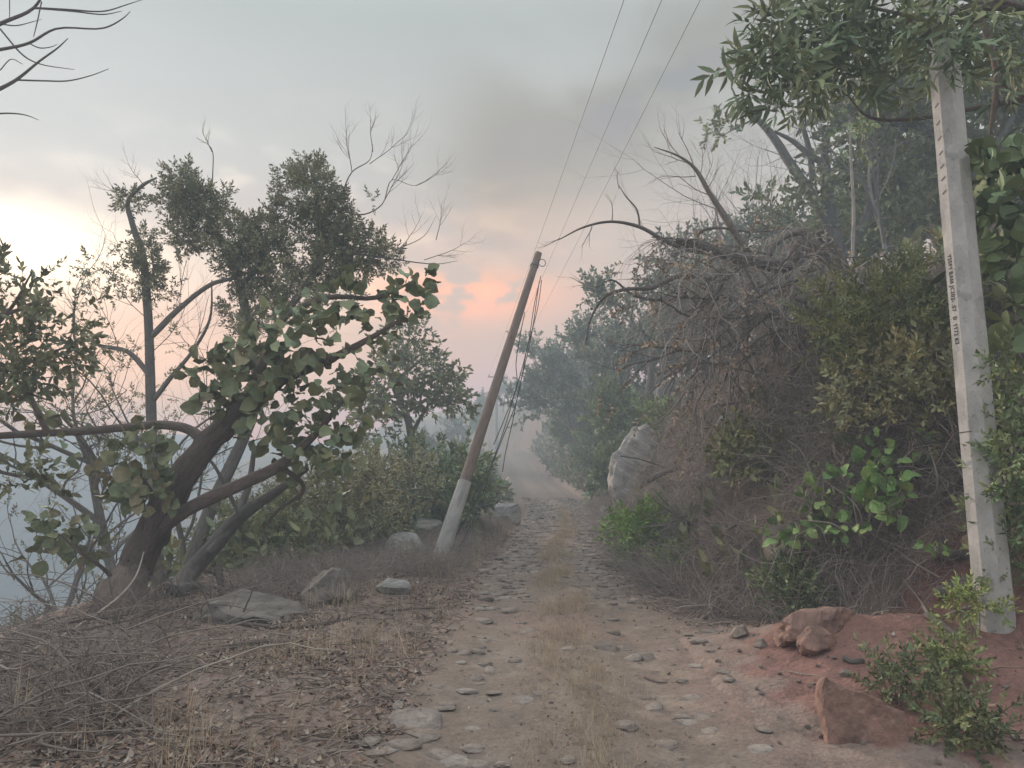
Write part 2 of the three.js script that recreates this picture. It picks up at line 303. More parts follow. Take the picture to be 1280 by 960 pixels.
function grow(out, p, dir, len, r, lvl, o) {                         // a branch with its side branches; out.br and out.tips fill up
  const n = lvl === 0 ? 8 : lvl < o.levels ? 6 : 4, P = [p.clone()], Q = [r]; const D = dir.clone().normalize(), end = lvl >= o.levels ? .25 : (o.taper || .45);
  for (let i = 1; i <= n; i++) {
    D.add(rdir().multiplyScalar(o.wob || .25)).addScaledVector(UPV, o.up || 0).normalize();
    P.push(P[i - 1].clone().addScaledVector(D, len / n)); Q.push(r * (1 + (end - 1) * i / n));
  }
  out.br.push({ P, Q, lvl });
  if (lvl < o.levels) {
    const k = Math.round((Array.isArray(o.kids) ? o.kids[lvl] : o.kids) * R(.8, 1.2));
    for (let i = 0; i < k; i++) {
      const t = i === k - 1 ? 1 : R(lvl ? .25 : (o.bare ?? .4), 1), f = Math.min(n - 1, Math.floor(t * n)), q = P[f].clone().lerp(P[f + 1] || P[f], t * n - f);
      const T = P[Math.min(n, f + 1)].clone().sub(P[f]).normalize(), ax = rdir().cross(T).normalize();
      const nd = T.applyAxisAngle(ax, R(.5, 1) * (o.ang || .9)); if (o.flat) nd.y *= o.flat;
      grow(out, q, nd, len * R(.55, .85) * (o.ratio || .8), Q[f] * R(.5, .75), lvl + 1, o);
    }
  }
  if (lvl >= o.levels - (o.leafy ?? 1)) { for (let i = Math.ceil(n / 2); i <= n; i++) out.tips.push({ p: P[i], d: D.clone() }); }
  return out;
}
const tubesOf = (br, minL = 0, maxL = 99) => br.filter(b => b.lvl >= minL && b.lvl <= maxL).map(b => tube(b.P, b.Q, [9, 6, 5, 4, 3][Math.min(4, b.lvl)], b.lvl < 2 ? .1 : 0));
// a leaf: stations along the midrib, blade cupped along it
function leafGeo(L, W, prof, cup = .25, droop = .2, nseg = 3) {
  const pos = [], uv = [], idx = [], cols = 3;
  for (let i = 0; i <= nseg; i++) {
    const t = i / nseg, w = W / 2 * prof(t), y = L * t, z = -droop * L * t * t;
    for (let k = -1; k <= 1; k++) { pos.push(k * w, y, z + Math.abs(k) * cup * w); uv.push(k * .5 + .5, t); }
    if (i < nseg) for (let k = 0; k < 2; k++) { const q = i * cols + k; idx.push(q, q + 1, q + cols, q + 1, q + cols + 1, q + cols); }
  }
  const g = new THREE.BufferGeometry(); g.setAttribute('position', new THREE.Float32BufferAttribute(pos, 3)); g.setAttribute('uv', new THREE.Float32BufferAttribute(uv, 2)); g.setIndex(idx); g.computeVertexNormals(); return g;
}
const ellip = t => Math.sin(Math.PI * Math.min(1, .06 + t * .94)) ** .7, round_ = t => [.12, .62, .95, 1.0, .82, .22][Math.round(t * 5)] ?? 1, lance = t => Math.sin(Math.PI * (.05 + .95 * t) ** .8);
function sprigGeo(n, len, L, W, prof, spread, nseg, sd, twigR = .004) {   // a twig with n leaves along it, growing to +y
  const keep = seed; seed = sd; const list = [];
  if (twigR) list.push(tube([V(0, 0, 0), V(len * .03, len * .5, 0), V(0, len, len * .04)], [twigR, twigR * .8, twigR * .4], 3));
  for (let i = 0; i < n; i++) {
    const t = n === 1 ? 0 : (i + R(-.3, .3)) / (n - 1), s = R(.7, 1.15), g = leafGeo(L * s, W * s, prof, R(.1, .45), R(.0, .45), nseg);
    const q = new THREE.Quaternion().setFromEuler(new THREE.Euler(R(-.4, .4), 0, 0)); g.applyQuaternion(q);
    const out_ = new THREE.Quaternion().setFromAxisAngle(V(0, 0, 1), -spread * R(.55, 1.2) * (1 - .5 * clamp(t, 0, 1))); g.applyQuaternion(new THREE.Quaternion().setFromAxisAngle(UPV, R(-1.2, 1.2))).applyQuaternion(out_).applyQuaternion(new THREE.Quaternion().setFromAxisAngle(UPV, i * 2.4 + R(-.5, .5)));
    g.translate(0, len * clamp(t, .05, 1), 0); list.push(g);
  }
  seed = keep; return mergeGeometries(list);
}
const SPRIG = {
  small: sprigGeo(12, .24, .075, .036, ellip, 1.25, 2, 3), tiny: sprigGeo(16, .2, .045, .022, ellip, 1.3, 2, 5), oval: sprigGeo(9, .3, .13, .062, ellip, 1.2, 3, 7), lance: sprigGeo(9, .26, .2, .052, lance, 1.5, 3, 9),
  broad: sprigGeo(5, .24, .2, .16, round_, 1.25, 5, 12), far: sprigGeo(11, .42, .15, .085, ellip, 1.3, 2, 15), feather: sprigGeo(22, .26, .07, .018, lance, 1.35, 2, 18),
};
const GREEN = { dark: [.15, .185, .105], mid: [.175, .235, .115], olive: [.22, .225, .125], blue: [.165, .205, .155], grey: [.225, .24, .17] };
const tinted = (c, v = .35) => () => { const k = R(1 - v, 1 + v), w = R(-.12, .12); return [c[0] * k * (1 + w), c[1] * k, c[2] * k * (1 - w)]; };
// sprigs scattered in a lumpy ball
function ball(list, c, r, n, size, o = {}) {
  const ry = o.ry ?? r * .8, hang = o.hang ?? 0;
  for (let i = 0; i < n; i++) {
    const v = rdir(), k = Math.cbrt(R(.12, 1)), q = V(v.x * r * k, v.y * ry * k, v.z * r * k), d = v.clone().add(V(0, .35 - hang, 0)).add(rdir().multiplyScalar(.6));
    const s = size * R(.65, 1.3); list.push({ p: c.clone().add(q), q: qAlong(d), s });
  }
  return list;
}

// ---------------------------------------------------------------- trees
function tree(name, label, cat, base, o, group) {
  const t = thing(name, label, cat, base, group), out = { br: [], tips: [] };
  grow(out, base.clone().add(V(0, -.15, 0)), V(o.lean?.[0] ?? R(-.12, .12), 1, o.lean?.[1] ?? R(-.12, .12)), o.h * (o.stem ?? .5), o.r ?? o.h * .02, 0, { levels: 3, kids: [6, 4, 3], wob: .16, up: .05, ang: .95, ratio: .78, bare: .45, ...o.grow });
  part('trunk', tubesOf(out.br, 0, 0), o.bark || M.barkGrey, t);
  part('branches', tubesOf(out.br, 1, 9), o.bark || M.barkGrey, t);
  if (o.sprig) {
    const list = [];
    for (const tip of out.tips) for (let k = 0; k < (o.per ?? 2); k++) { const d = tip.d.clone().add(rdir().multiplyScalar(.9)).add(V(0, o.leafUp ?? .2, 0)); list.push({ p: tip.p.clone().add(rdir().multiplyScalar((o.puff ?? .25) * rnd())), q: qAlong(d), s: (o.size ?? 1) * R(.7, 1.3) }); }
    for (const b of o.balls || []) ball(list, b[0], b[1], b[2], o.size ?? 1, b[3]);
    instanced('crown', o.sprig, M.leaf, list, t, tinted(o.green || GREEN.mid));
  }
  return t;
}
function shrub(name, label, base, o, group) {
  const t = thing(name, label, 'shrub', base, group), st = [], list = [];
  for (let i = 0; i < (o.stems ?? 6); i++) {
    const a = R(0, 6.3), k = R(.2, .9), tip = base.clone().add(V(Math.cos(a) * o.w * .5 * k, o.h * R(.5, .95), Math.sin(a) * o.w * .5 * k));
    st.push(stick(base.clone().add(V(R(-.1, .1) * o.w, -.05, R(-.1, .1) * o.w)), tip, o.sr ?? .012, .004, .12, 4));
  }
  part('stems', st, o.stemM || M.twig, t);
  const lumps = o.lumps ?? 7;
  for (let i = 0; i < lumps; i++) {
    const a = R(0, 6.3), k = Math.sqrt(rnd()), c = base.clone().add(V(Math.cos(a) * o.w * .36 * k, o.h * R(.25, .78) * (1 - .25 * k), Math.sin(a) * o.w * .36 * k));
    ball(list, c, o.w * R(.16, .28), Math.round(o.n / lumps), o.size ?? 1, { ry: o.h * R(.14, .24), hang: o.hang });
  }
  instanced('foliage', o.sprig, M.leaf, list, t, tinted(o.green, .4));
  return t;
}
// ---------------------------------------------------------------- rocks
function rockGeo(w, hgt, d, sd, planes = 11, rough = .05) {           // a block cut by random planes, then worn
  const keep = seed; seed = sd; const cut = [];
  for (let i = 0; i < planes; i++) { const n = rdir(); cut.push([n, R(.62, .95)]); } cut.push([V(R(-.4, .4), 1, R(-.4, .4)).normalize(), R(.6, .85)], [V(0, -1, 0), .8]);
  const g = mergeVertices(new THREE.IcosahedronGeometry(1, 9).deleteAttribute('normal').deleteAttribute('uv')), p = g.attributes.position, v = V(0, 0, 0), uv = [];
  for (let i = 0; i < p.count; i++) {
    v.fromBufferAttribute(p, i).normalize(); let r = 1.1; for (const [n, k] of cut) { const c = v.dot(n); if (c > .05) r = Math.min(r, k / c); }
    r *= 1 + rough * (N3(v.x * 3 + sd, v.y * 3, v.z * 3) + .5 * N3(v.x * 8, v.y * 8 + sd, v.z * 8));
    p.setXYZ(i, v.x * r * w / 1.7, v.y * r * hgt / 1.5, v.z * r * d / 1.7); uv.push((v.x * r * w + v.z * r * d * .7) / .9, (v.y * r * hgt * 1.3 + v.z * r * d * .6) / .9);
  }
  g.setAttribute('uv', new THREE.Float32BufferAttribute(uv, 2)); seed = keep; return toCreasedNormals(g, .5);
}
function rock(name, label, p, w, hgt, d, m, sd, o = {}) {
  const g = rockGeo(w, hgt, d, sd, o.planes, o.rough); g.rotateY(o.turn ?? sd); if (o.tilt) g.rotateZ(o.tilt);
  g.translate(p.x, p.y + hgt * (o.sink ?? .3), p.z); return single(name, g, m, label, 'rock', p, o.group);
}
// stones of the old paving, half buried in the track: each its own piece
{
  const shapes = []; for (let i = 0; i < 6; i++) { const g = rockGeo(1, .5, .8, 40 + i, 9, .06); shapes.push(g); }
  const coarse = shapes.map((_, i) => { const keep = seed; seed = 300 + i; const g = new THREE.DodecahedronGeometry(.5, 1), p = g.attributes.position; for (let k = 0; k < p.count; k++) { const f = 1 + .25 * N3(p.getX(k) * 3 + i, p.getY(k) * 3, p.getZ(k) * 3); p.setXYZ(k, p.getX(k) * f, p.getY(k) * f * .45, p.getZ(k) * f * .8); } seed = keep; return toCreasedNormals(g, .6); });
  const mats = [[.34, .275, .235], [.31, .25, .21], [.37, .30, .26], [.41, .345, .30], [.33, .26, .22]].map(c => std(lin(...c), .97, { map: texRock }));
  const put = (x, z, w, lift, i, sy = 1) => { const s = new THREE.Mesh(coarse[i % 6], mats[i % 5]); s.name = 'stone'; s.position.set(x, h(x, z) + lift, z); s.rotation.set(R(-.12, .12), R(0, 6.3), R(-.12, .12)); s.scale.set(w, w * .8 * sy, w * R(.7, 1.1)); s.receiveShadow = s.castShadow = true; dirtRoad.add(s); };
  const small = [];
  let n = 0;
  // the flat stones by the left rut
  for (const [px, py, w] of [[500, 884, .20], [552, 888, .22], [520, 904, .40], [590, 916, .16], [590, 902, .10], [460, 930, .2], [525, 925, .26], [480, 945, .2], [570, 958, .3], [620, 868, .22], [600, 858, .14], [545, 862, .12], [500, 865, .12], [575, 830, .13], [620, 803, .18], [650, 822, .1], [690, 868, .12], [880, 902, .18], [850, 905, .16], [905, 842, .12], [860, 795, .15], [885, 790, .2], [840, 815, .12], [870, 835, .14], [830, 800, .16], [815, 775, .13], [955, 915, .14]]) { const g = onGround(px, py); put(g.x, g.z, w, .009, n++, .26); }
  for (let i = 0; i < 4200; i++) {
    const d = R(4, 36), side = rnd() < .5 ? -1 : 1, u = side * (.66 + gauss() * .42), x = u + roadX(d), z = -d, dens = sst(8, 13, d) * .8 + .12 + .3 * sst(.1, .35, fbm(x, z, 44, 3));
    if (rnd() > dens || Math.abs(u) > 1.35) continue;
    const w = R(.07, .2) * (rnd() < .12 ? 1.5 : 1);
    if (n < 290 && d < 20 && w * 962 / d > 9.5) put(x, z, w, R(-.004, .014), n++, .6);
    else small.push({ p: V(x, h(x, z) + R(-.004, .013), z), q: new THREE.Quaternion().setFromEuler(new THREE.Euler(R(-.2, .2), R(0, 6), R(-.2, .2))), s: V(w, w * .8, w * R(.7, 1.1)) });
  }
  for (let i = 0; i < 1500; i++) { const d = 3 + 12 * rnd() ** 1.5, x = R(-4.5, 4), z = -d, w = R(.015, .05); small.push({ p: V(x, h(x, z) + w * .2, z), q: qRand(), s: w }); }
  instanced('pebbles', coarse[1], mats[2], small, dirtRoad, () => { const k = R(.6, 1.15); return [k * 1.02, k, k * .97]; });
}
// the valley-side rocks
{
  const G = 'pale rocks along the drop';
  rock('boulder', 'low grey boulder lying behind the short dead stump', onGround(318, 772).add(V(0, -.05, 0)), 1.0, .4, .7, rockM(.29, .245, .215), 3, { sink: .1, tilt: .05, rough: .12 });
  rock('boulder', 'slanting grey boulder between the dead stump and leaning pole', onGround(415, 748), .75, .5, .6, rockM(.29, .245, .215), 8, { sink: .14, tilt: .35, rough: .12 });
  rock('rock', 'flat pale rock half hidden in dry grass left of leaning pole', onGround(492, 742), .34, .2, .3, M.rockGrey, 12, { sink: .3 });
  rock('boulder', 'grey boulder under the leafy bush behind leaning pole', onGround(505, 694), .85, .4, .7, M.rockGrey, 17, { sink: .25 });
  rock('rock', 'pale rock under the leafy bush close behind leaning pole', onGround(540, 672), .75, .42, .6, M.rockPale, 21, { sink: .4 });
  rock('rock', 'dark rock at the foot of the leafy bush on the track edge', onGround(630, 655), .8, .6, .6, M.rockGrey, 25, { sink: .35 });
}
// the bank-side rocks
rock('boulder', 'tall pale boulder standing at the foot of the right bank', onGround(797, 630).add(V(-.05, -.35, .3)), 1.05, 2.2, 1.3, rockM(.50, .455, .425), 33, { sink: .45, planes: 15, tilt: -.1, rough: .13 });
rock('boulder', 'grey boulder high on the bank above the tall pale boulder', onGround(850, 515).add(V(0, -.3, .1)), 1.4, 1.4, 1.3, M.rockGrey, 36, { sink: .45, rough: .13 });
rock('boulder', 'small grey boulder on the bank beneath the hanging dry vines', onGround(925, 552), .6, .5, .5, M.rockGrey, 37, { sink: .4 });
rock('rock', 'small upright stone beside the track below the tall boulder', onGround(757, 650), .35, .45, .3, M.rockGrey, 38, { sink: .4 });
rock('rock', 'flat stone on the track edge by the green shrub', onGround(770, 690), .3, .16, .25, M.rockPale, 39, { sink: .3 });
rock('boulder', 'long red boulder lying on the red earth mound', onGround(1030, 800).add(V(0, -.02, -.15)), .7, .27, .45, M.rockRed, 47, { sink: .14, turn: .15, planes: 16, rough: .1 });
rock('rock', 'small red stone in front of the long red boulder', onGround(1024, 812), .30, .2, .24, M.rockRed, 52, { sink: .25, turn: .5, rough: .1, planes: 15 });
{ // slab with one sloping edge, set on its side: a worn, chipped block
  const p = onGround(1085, 930), g = mergeVertices(new THREE.BoxGeometry(.48, 1, .16, 34, 22, 10).deleteAttribute('normal').deleteAttribute('uv')), q = g.attributes.position, uv = [];
  for (let i = 0; i < q.count; i++) {
    let x = q.getX(i), y = q.getY(i) + .5, z = q.getZ(i); const top = x < -.2 ? .34 + (x + .2) * 1.2 : x < .04 ? .34 - (x + .2) * .42 : .24 - (x - .04) * .38, ex = Math.abs(x) / .24, ey = y, ez = Math.abs(z) / .08, edge = Math.max(0, ex - .9) + Math.max(0, ey - .93) * 1.4 + Math.max(0, ez - .8) * .5, chip = Math.max(0, N3(x * 14, y * 9, z * 14 + 3));
    y = y * (top + .14) - .14; const n = .02 * N3(x * 7, y * 7, z * 7) + .008 * N3(x * 24, y * 24, z * 24);
    const k = 1 - edge * (.14 + .5 * chip); x = x * k + n; z = z * k + n * 1.2; y = y - edge * .05 * (1 + 2 * chip) + n * .7; q.setXYZ(i, x, y, z); uv.push((x + z) / .7, (y + z * .5) / .7);
  }
  g.setAttribute('uv', new THREE.Float32BufferAttribute(uv, 2)); const f = toCreasedNormals(g, .7); f.rotateX(-.3).rotateY(-.14); f.translate(p.x, p.y, p.z - .05);
  single('rock', f, M.rockRed, 'flat red stone slab with a sloping top beside the track', 'rock', p);
}
rock('rock', 'rounded reddish rock under the broad leaved sapling', onGround(985, 700), .5, .42, .4, M.rockDust, 61, { sink: .35 });
for (const [px, py, w] of [[925, 797, .16], [950, 808, .1], [1056, 848, .07], [900, 770, .12]]) rock('rock', 'small loose stone at the foot of the right bank', onGround(px, py), w, w * .7, w * .9, M.rockDust, 70 + Math.round(w * 100), { sink: .3, group: 'loose stones at the foot of the bank' });

// ---------------------------------------------------------------- poles and wires
{ // concrete pole: eight-sided shaft with wide faces, its left chamfer turned to the evening light
  const base = onGround(1247, 788); const foot = base.clone().add(V(0, -.35, 0)), axis = at(1176, 30, 6.5).sub(at(1246, 775, 6.43)), top = at(1246, 775, 6.43).addScaledVector(axis, 1.62);
  const POLE_TURN = .2;
  const t = thing('concrete_pole', 'grey eight sided concrete utility pole with stencilled lettering', 'utility pole', base);
  const sec = k => Array.from({ length: 8 }, (_, i) => { const a = Math.PI - Math.PI / 8 + i * Math.PI / 4; return [.142 * k * Math.cos(a), .142 * k * Math.sin(a)]; });
  const n = 24, pos = [], uv = [], idx = [], up = top.clone().sub(foot), L = up.length(); up.normalize(); const Q = new THREE.Quaternion().setFromUnitVectors(UPV, up).multiply(new THREE.Quaternion().setFromAxisAngle(UPV, POLE_TURN)), v = V(0, 0, 0);
  const point = (x, y, z) => v.set(x, y, z).applyQuaternion(Q).add(foot);
  for (let f = 0; f < 8; f++) { let b = pos.length / 3; for (let i = 0; i <= n; i++) { const k = 1 - .22 * i / n, S = sec(k); for (const e of [f, (f + 1) % 8]) { const w = .004 * N3(S[e][0] * 9, i * .9, S[e][1] * 9); point(S[e][0] + w, L * i / n, -S[e][1] + w); pos.push(v.x, v.y, v.z); uv.push((f + (e === f ? 0 : 1)) * .12, L * i / n / 1.2); } } for (let i = 0; i < n; i++) { const q = b + i * 2; idx.push(q, q + 1, q + 2, q + 1, q + 3, q + 2); } }
  { const b = pos.length / 3; for (const [x, y] of sec(.78)) { point(x, L, -y); pos.push(v.x, v.y, v.z); uv.push(x, y); } for (let i = 1; i < 7; i++) idx.push(b, b + i, b + i + 1); }
  const g = new THREE.BufferGeometry(); g.setAttribute('position', new THREE.Float32BufferAttribute(pos, 3)); g.setAttribute('uv', new THREE.Float32BufferAttribute(uv, 2)); g.setIndex(idx); g.computeVertexNormals();
  part('shaft', g, std(lin(.56, .53, .50), .9, { map: texConcrete, bumpMap: texConcrete, bumpScale: .004 }), t);
  // stencilled letters and tally strokes on the face that looks to the track
  const S = sec(1), i0 = 2, face = (a, b, y, s, off) => { const k = 1 - .22 * y / L, x0 = S[a][0] * k, z0 = -S[a][1] * k, x1 = S[b][0] * k, z1 = -S[b][1] * k, nx = -(z1 - z0), nz = x1 - x0, l = Math.hypot(nx, nz); return point(x0 + (x1 - x0) * s + nx / l * off, y, z0 + (z1 - z0) * s + nz / l * off).clone(); };
  const cv = document.createElement('canvas'); cv.width = 64; cv.height = 1024; const c = cv.getContext('2d'); c.clearRect(0, 0, 64, 1024); c.fillStyle = '#2a2726'; c.save(); c.translate(20, 12); c.rotate(Math.PI / 2); c.font = 'bold 46px sans-serif'; c.fillText('YSSF1 BAM JC202- .57   D  1172 K3', 0, 0); c.restore();
  const tx = new THREE.CanvasTexture(cv); tx.colorSpace = THREE.SRGBColorSpace;
  const letter = new THREE.MeshStandardMaterial({ map: tx, transparent: true, roughness: .95, side: THREE.DoubleSide });
  const yAt = (py) => { let best = 0, bd = 1e9; for (let y = 0; y < L; y += .01) { const q = foot.clone().addScaledVector(up, y).sub(V(0, EYE, 0)); q.applyAxisAngle(V(1, 0, 0), -PITCH); const yy = 480 + q.y / q.z * F; if (Math.abs(yy - py) < bd) { bd = Math.abs(yy - py); best = y; } } return best; };
  const strip = (y0, y1, m, name, FA, FB) => { const a = face(FA, FB, y0, .12, .002), b = face(FA, FB, y0, .88, .002), d = face(FA, FB, y1, .12, .002), e = face(FA, FB, y1, .88, .002); const gg = new THREE.BufferGeometry(); gg.setAttribute('position', new THREE.Float32BufferAttribute([a, b, d, e].flatMap(q => [q.x, q.y, q.z]), 3)); gg.setAttribute('uv', new THREE.Float32BufferAttribute([0, 0, 1, 0, 0, 1, 1, 1], 2)); gg.setIndex([0, 1, 2, 1, 3, 2]); gg.computeVertexNormals(); part(name, gg, m, t); };
  strip(yAt(478), yAt(318), letter, 'lettering', 0, 1);
  const ink = std(lin(.12, .11, .11), .95);
  for (const py of [137, 158, 178, 196, 212, 228, 245]) { const y = yAt(py); const a = face(0, 1, y, .35, .002), b = face(0, 1, y, .8, .002), gg = new THREE.BufferGeometry(), w = .012; gg.setAttribute('position', new THREE.Float32BufferAttribute([a.x, a.y, a.z, b.x, b.y + .02, b.z, a.x, a.y + w, a.z, b.x, b.y + w + .02, b.z], 3)); gg.setIndex([0, 1, 2, 1, 3, 2]); gg.computeVertexNormals(); gg.setAttribute('uv', new THREE.Float32BufferAttribute([0, 0, 1, 0, 0, 1, 1, 1], 2)); part('tally_mark', gg, ink, t); }
  { const y = yAt(541), a = face(0, 1, y, .0, .003), b = face(0, 1, y, 1.3, .003); part('tally_mark', tube([a, a.clone().lerp(b, .5), b], [.004, .004, .004], 4), ink, t); }
}
{ // leaning pole: brown timber on a pale concrete stub
  const base = onGround(549, 702), top = at(673, 317, 15.4), ax = top.clone().sub(base), L = ax.length(); ax.normalize();
  const t = thing('leaning_pole', 'brown leaning utility pole on a pale concrete stub beside the track', 'utility pole', base);
  const square = (r0, r1, a, b, round, sd) => { const g = new THREE.CylinderGeometry(r1, r0, b - a, 16, 24, false), p = g.attributes.position; for (let i = 0; i < p.count; i++) { const x = p.getX(i), y = p.getY(i), z = p.getZ(i), an = Math.atan2(z, x), q = Math.pow(Math.abs(Math.cos(an)) ** round + Math.abs(Math.sin(an)) ** round, -1 / round), w = 1 + .03 * N3(x * 20 + sd, y * 2, z * 20); p.setXYZ(i, x * q * w, y, z * q * w); } g.computeVertexNormals(); const uv = g.attributes.uv; for (let i = 0; i < uv.count; i++) uv.setXY(i, uv.getX(i) * 2, uv.getY(i) * (b - a) / 1.5); g.translate(0, (a + b) / 2, 0); g.applyQuaternion(new THREE.Quaternion().setFromUnitVectors(UPV, ax).multiply(new THREE.Quaternion().setFromAxisAngle(UPV, .35))).translate(base.x, base.y, base.z); return g; };
  part('concrete_stub', square(.135, .108, -.4, L * .215, 5, 2), std(lin(.44, .415, .39), .92, { map: texConcrete, bumpMap: texConcrete, bumpScale: .006 }), t);
  part('shaft', square(.092, .07, L * .2155, L, 3.2, 7), bark(.26, .19, .155, { bumpScale: .01 }), t);
  const clampAt = base.clone().addScaledVector(ax, L * .985), right = V(1, 0, .2).normalize();
  { const r = new THREE.TorusGeometry(.075, .008, 6, 18); r.rotateY(.3); const q = clampAt.clone().addScaledVector(right, .14).addScaledVector(ax, -.16); r.translate(q.x, q.y, q.z); part('wire_loop', r, M.black, t); }
  { const r = new THREE.CylinderGeometry(.088, .088, .05, 16); r.applyQuaternion(new THREE.Quaternion().setFromUnitVectors(UPV, ax)); const q = base.clone().addScaledVector(ax, L * .95); r.translate(q.x, q.y, q.z); part('clamp_band', r, M.wire, t); }
  // slack cables dropping from its head
  const hang = (pts, r) => { const [P, Q] = smooth(pts.map(p => p.isVector3 ? p : at(...p)), [r, r], 8); return tube(P, Q, 5); };
  const G = 'slack cables hanging from the leaning pole', lab = 'slack black cable hanging from head of the leaning pole';
  const C = [[[676, 345, 15.2], [668, 380, 15], [660, 430, 14.6], [644, 490, 14.2], [622, 560, 13.8], [592, 630, 13.4], [560, 685, 13.2], [545, 706, 13.1]], [[677, 350, 15.2], [672, 385, 15], [658, 440, 14.6], [646, 500, 14.3], [628, 548, 14], [612, 590, 13.7], [596, 640, 13.4], [575, 684, 13.1]], [[656, 390, 14.8], [650, 420, 14.6], [645, 455, 14.5], [646, 480, 14.4], [632, 520, 14.1], [617, 556, 13.9]], [[674, 352, 15.2], [664, 420, 14.9], [648, 490, 14.6], [640, 530, 14.5], [632, 565, 14.4], [628, 590, 14.3]]];
  for (const c of C) { const p = at(...c[0]); single('cable', hang(c, .0085), M.black, lab, 'cable', p, G); }
  { const pts = [[594, 634, 13.4], [604, 633, 13.2], [614, 630, 13.3]]; single('cable', hang(pts, .012), M.black, 'short black cable end sticking out above the concrete stub', 'cable', at(...pts[0])); }
}
{ // far pole with a cross-arm and the wires it carries
  const base = at(620, 560, 69); base.y = Math.min(base.y, h(base.x, base.z)); const top = at(621, 466, 69);
  const t = thing('far_utility_pole', 'distant utility pole with a cross arm among hazy trees', 'utility pole', base);
  part('shaft', tube([base.clone().add(V(0, -.5, 0)), base.clone().lerp(top, .5), top], [.17, .15, .12], 8), std(lin(.42, .42, .42), .9, { map: texConcrete }), t);
  const a = at(610, 471, 69), b = at(635, 472, 69); const arm = part('cross_arm', tube([a, a.clone().lerp(b, .5), b], [.06, .06, .06], 6), M.wire, t);
  for (const k of [.05, .5, .95]) { const p = a.clone().lerp(b, k); part('insulator', tube([p, p.clone().add(V(0, .1, 0)), p.clone().add(V(0, .22, 0))], [.04, .07, .03], 7), std(lin(.45, .35, .3), .4), arm); }
  const ends = [[.05, 770, 0], [.5, 815, 0], [.95, 861, 0]];
  for (const [k, px, py] of ends) {
    const p0 = a.clone().lerp(b, k).add(V(0, .2, 0)), dir = ray(px, py), q = at(px, py, 10.2), far = q.clone().add(q.clone().sub(p0).multiplyScalar(.55)), P = [], n = 60;
    for (let i = 0; i <= n; i++) { const s = i / n; P.push(p0.clone().lerp(far, s).add(V(0, -.35 * (4 * s * (1 - s)) + .35 * 4 * .645 * .355 * 0, 0))); }
    single('overhead_wire', tube(P, P.map(() => .0058), 5), M.wire, 'thin overhead wire running from distant pole above the track', 'wire', p0, 'overhead wires above the track');
  }
}

// ---------------------------------------------------------------- valley side trees
const broadLeaves = [0, 1, 2].map(i => { const n = 7, prof = t => [[.1, .62, .92, 1, .98, .84, .56, .06], [.1, .58, .9, 1, .94, .78, .48, .03], [.08, .5, .82, .98, 1, .92, .68, .12]][i][Math.round(t * n)] * (1 + .04 * Math.sin(i * 2 + t * 17)), g = leafGeo(.2, .165, prof, .1 + .16 * i, .1 + .2 * i, n), p = g.attributes.position; for (let k = 0; k < p.count; k++) { const x = p.getX(k), y = p.getY(k); p.setZ(k, p.getZ(k) + .012 * Math.sin(y * 60 + i * 3 + (x > 0 ? 2 : 0)) * Math.min(1, Math.abs(x) * 20)); p.setX(k, x + .015 * Math.sin(y * 14 + i)); } g.computeVertexNormals(); return g; });
const broadMats = [leafM(0.226, 0.268, 0.134, texLeaf), leafM(0.268, 0.305, 0.159, texLeaf), leafM(0.195, 0.226, 0.116, texLeaf), leafM(0.305, 0.317, 0.171, texLeaf), leafM(0.305, 0.262, 0.146, texLeaf)];
function leafCluster(parent, c, r, n, size, mats, budget, spare, hang = 0) {
  const b = parent.position;
  for (let i = 0; i < n; i++) {
    const v = rdir(), k = Math.cbrt(R(.15, 1)), p = V(c.x + v.x * r * k, c.y + v.y * r * .85 * k, c.z + v.z * r * k), d = v.clone().multiplyScalar(.7).add(V(0, -.1 - hang, .25)).add(rdir().multiplyScalar(.6)), q = qAlong(d), s = size * R(.65, 1.25);
    if (budget.n > 0) { budget.n--; const m = new THREE.Mesh(broadLeaves[i % 3], pick(mats)); m.name = 'leaf'; m.position.copy(p).sub(b); m.quaternion.copy(q); m.scale.setScalar(s); m.castShadow = m.receiveShadow = true; parent.add(m); } else spare.push({ p, q, s });
  }
}
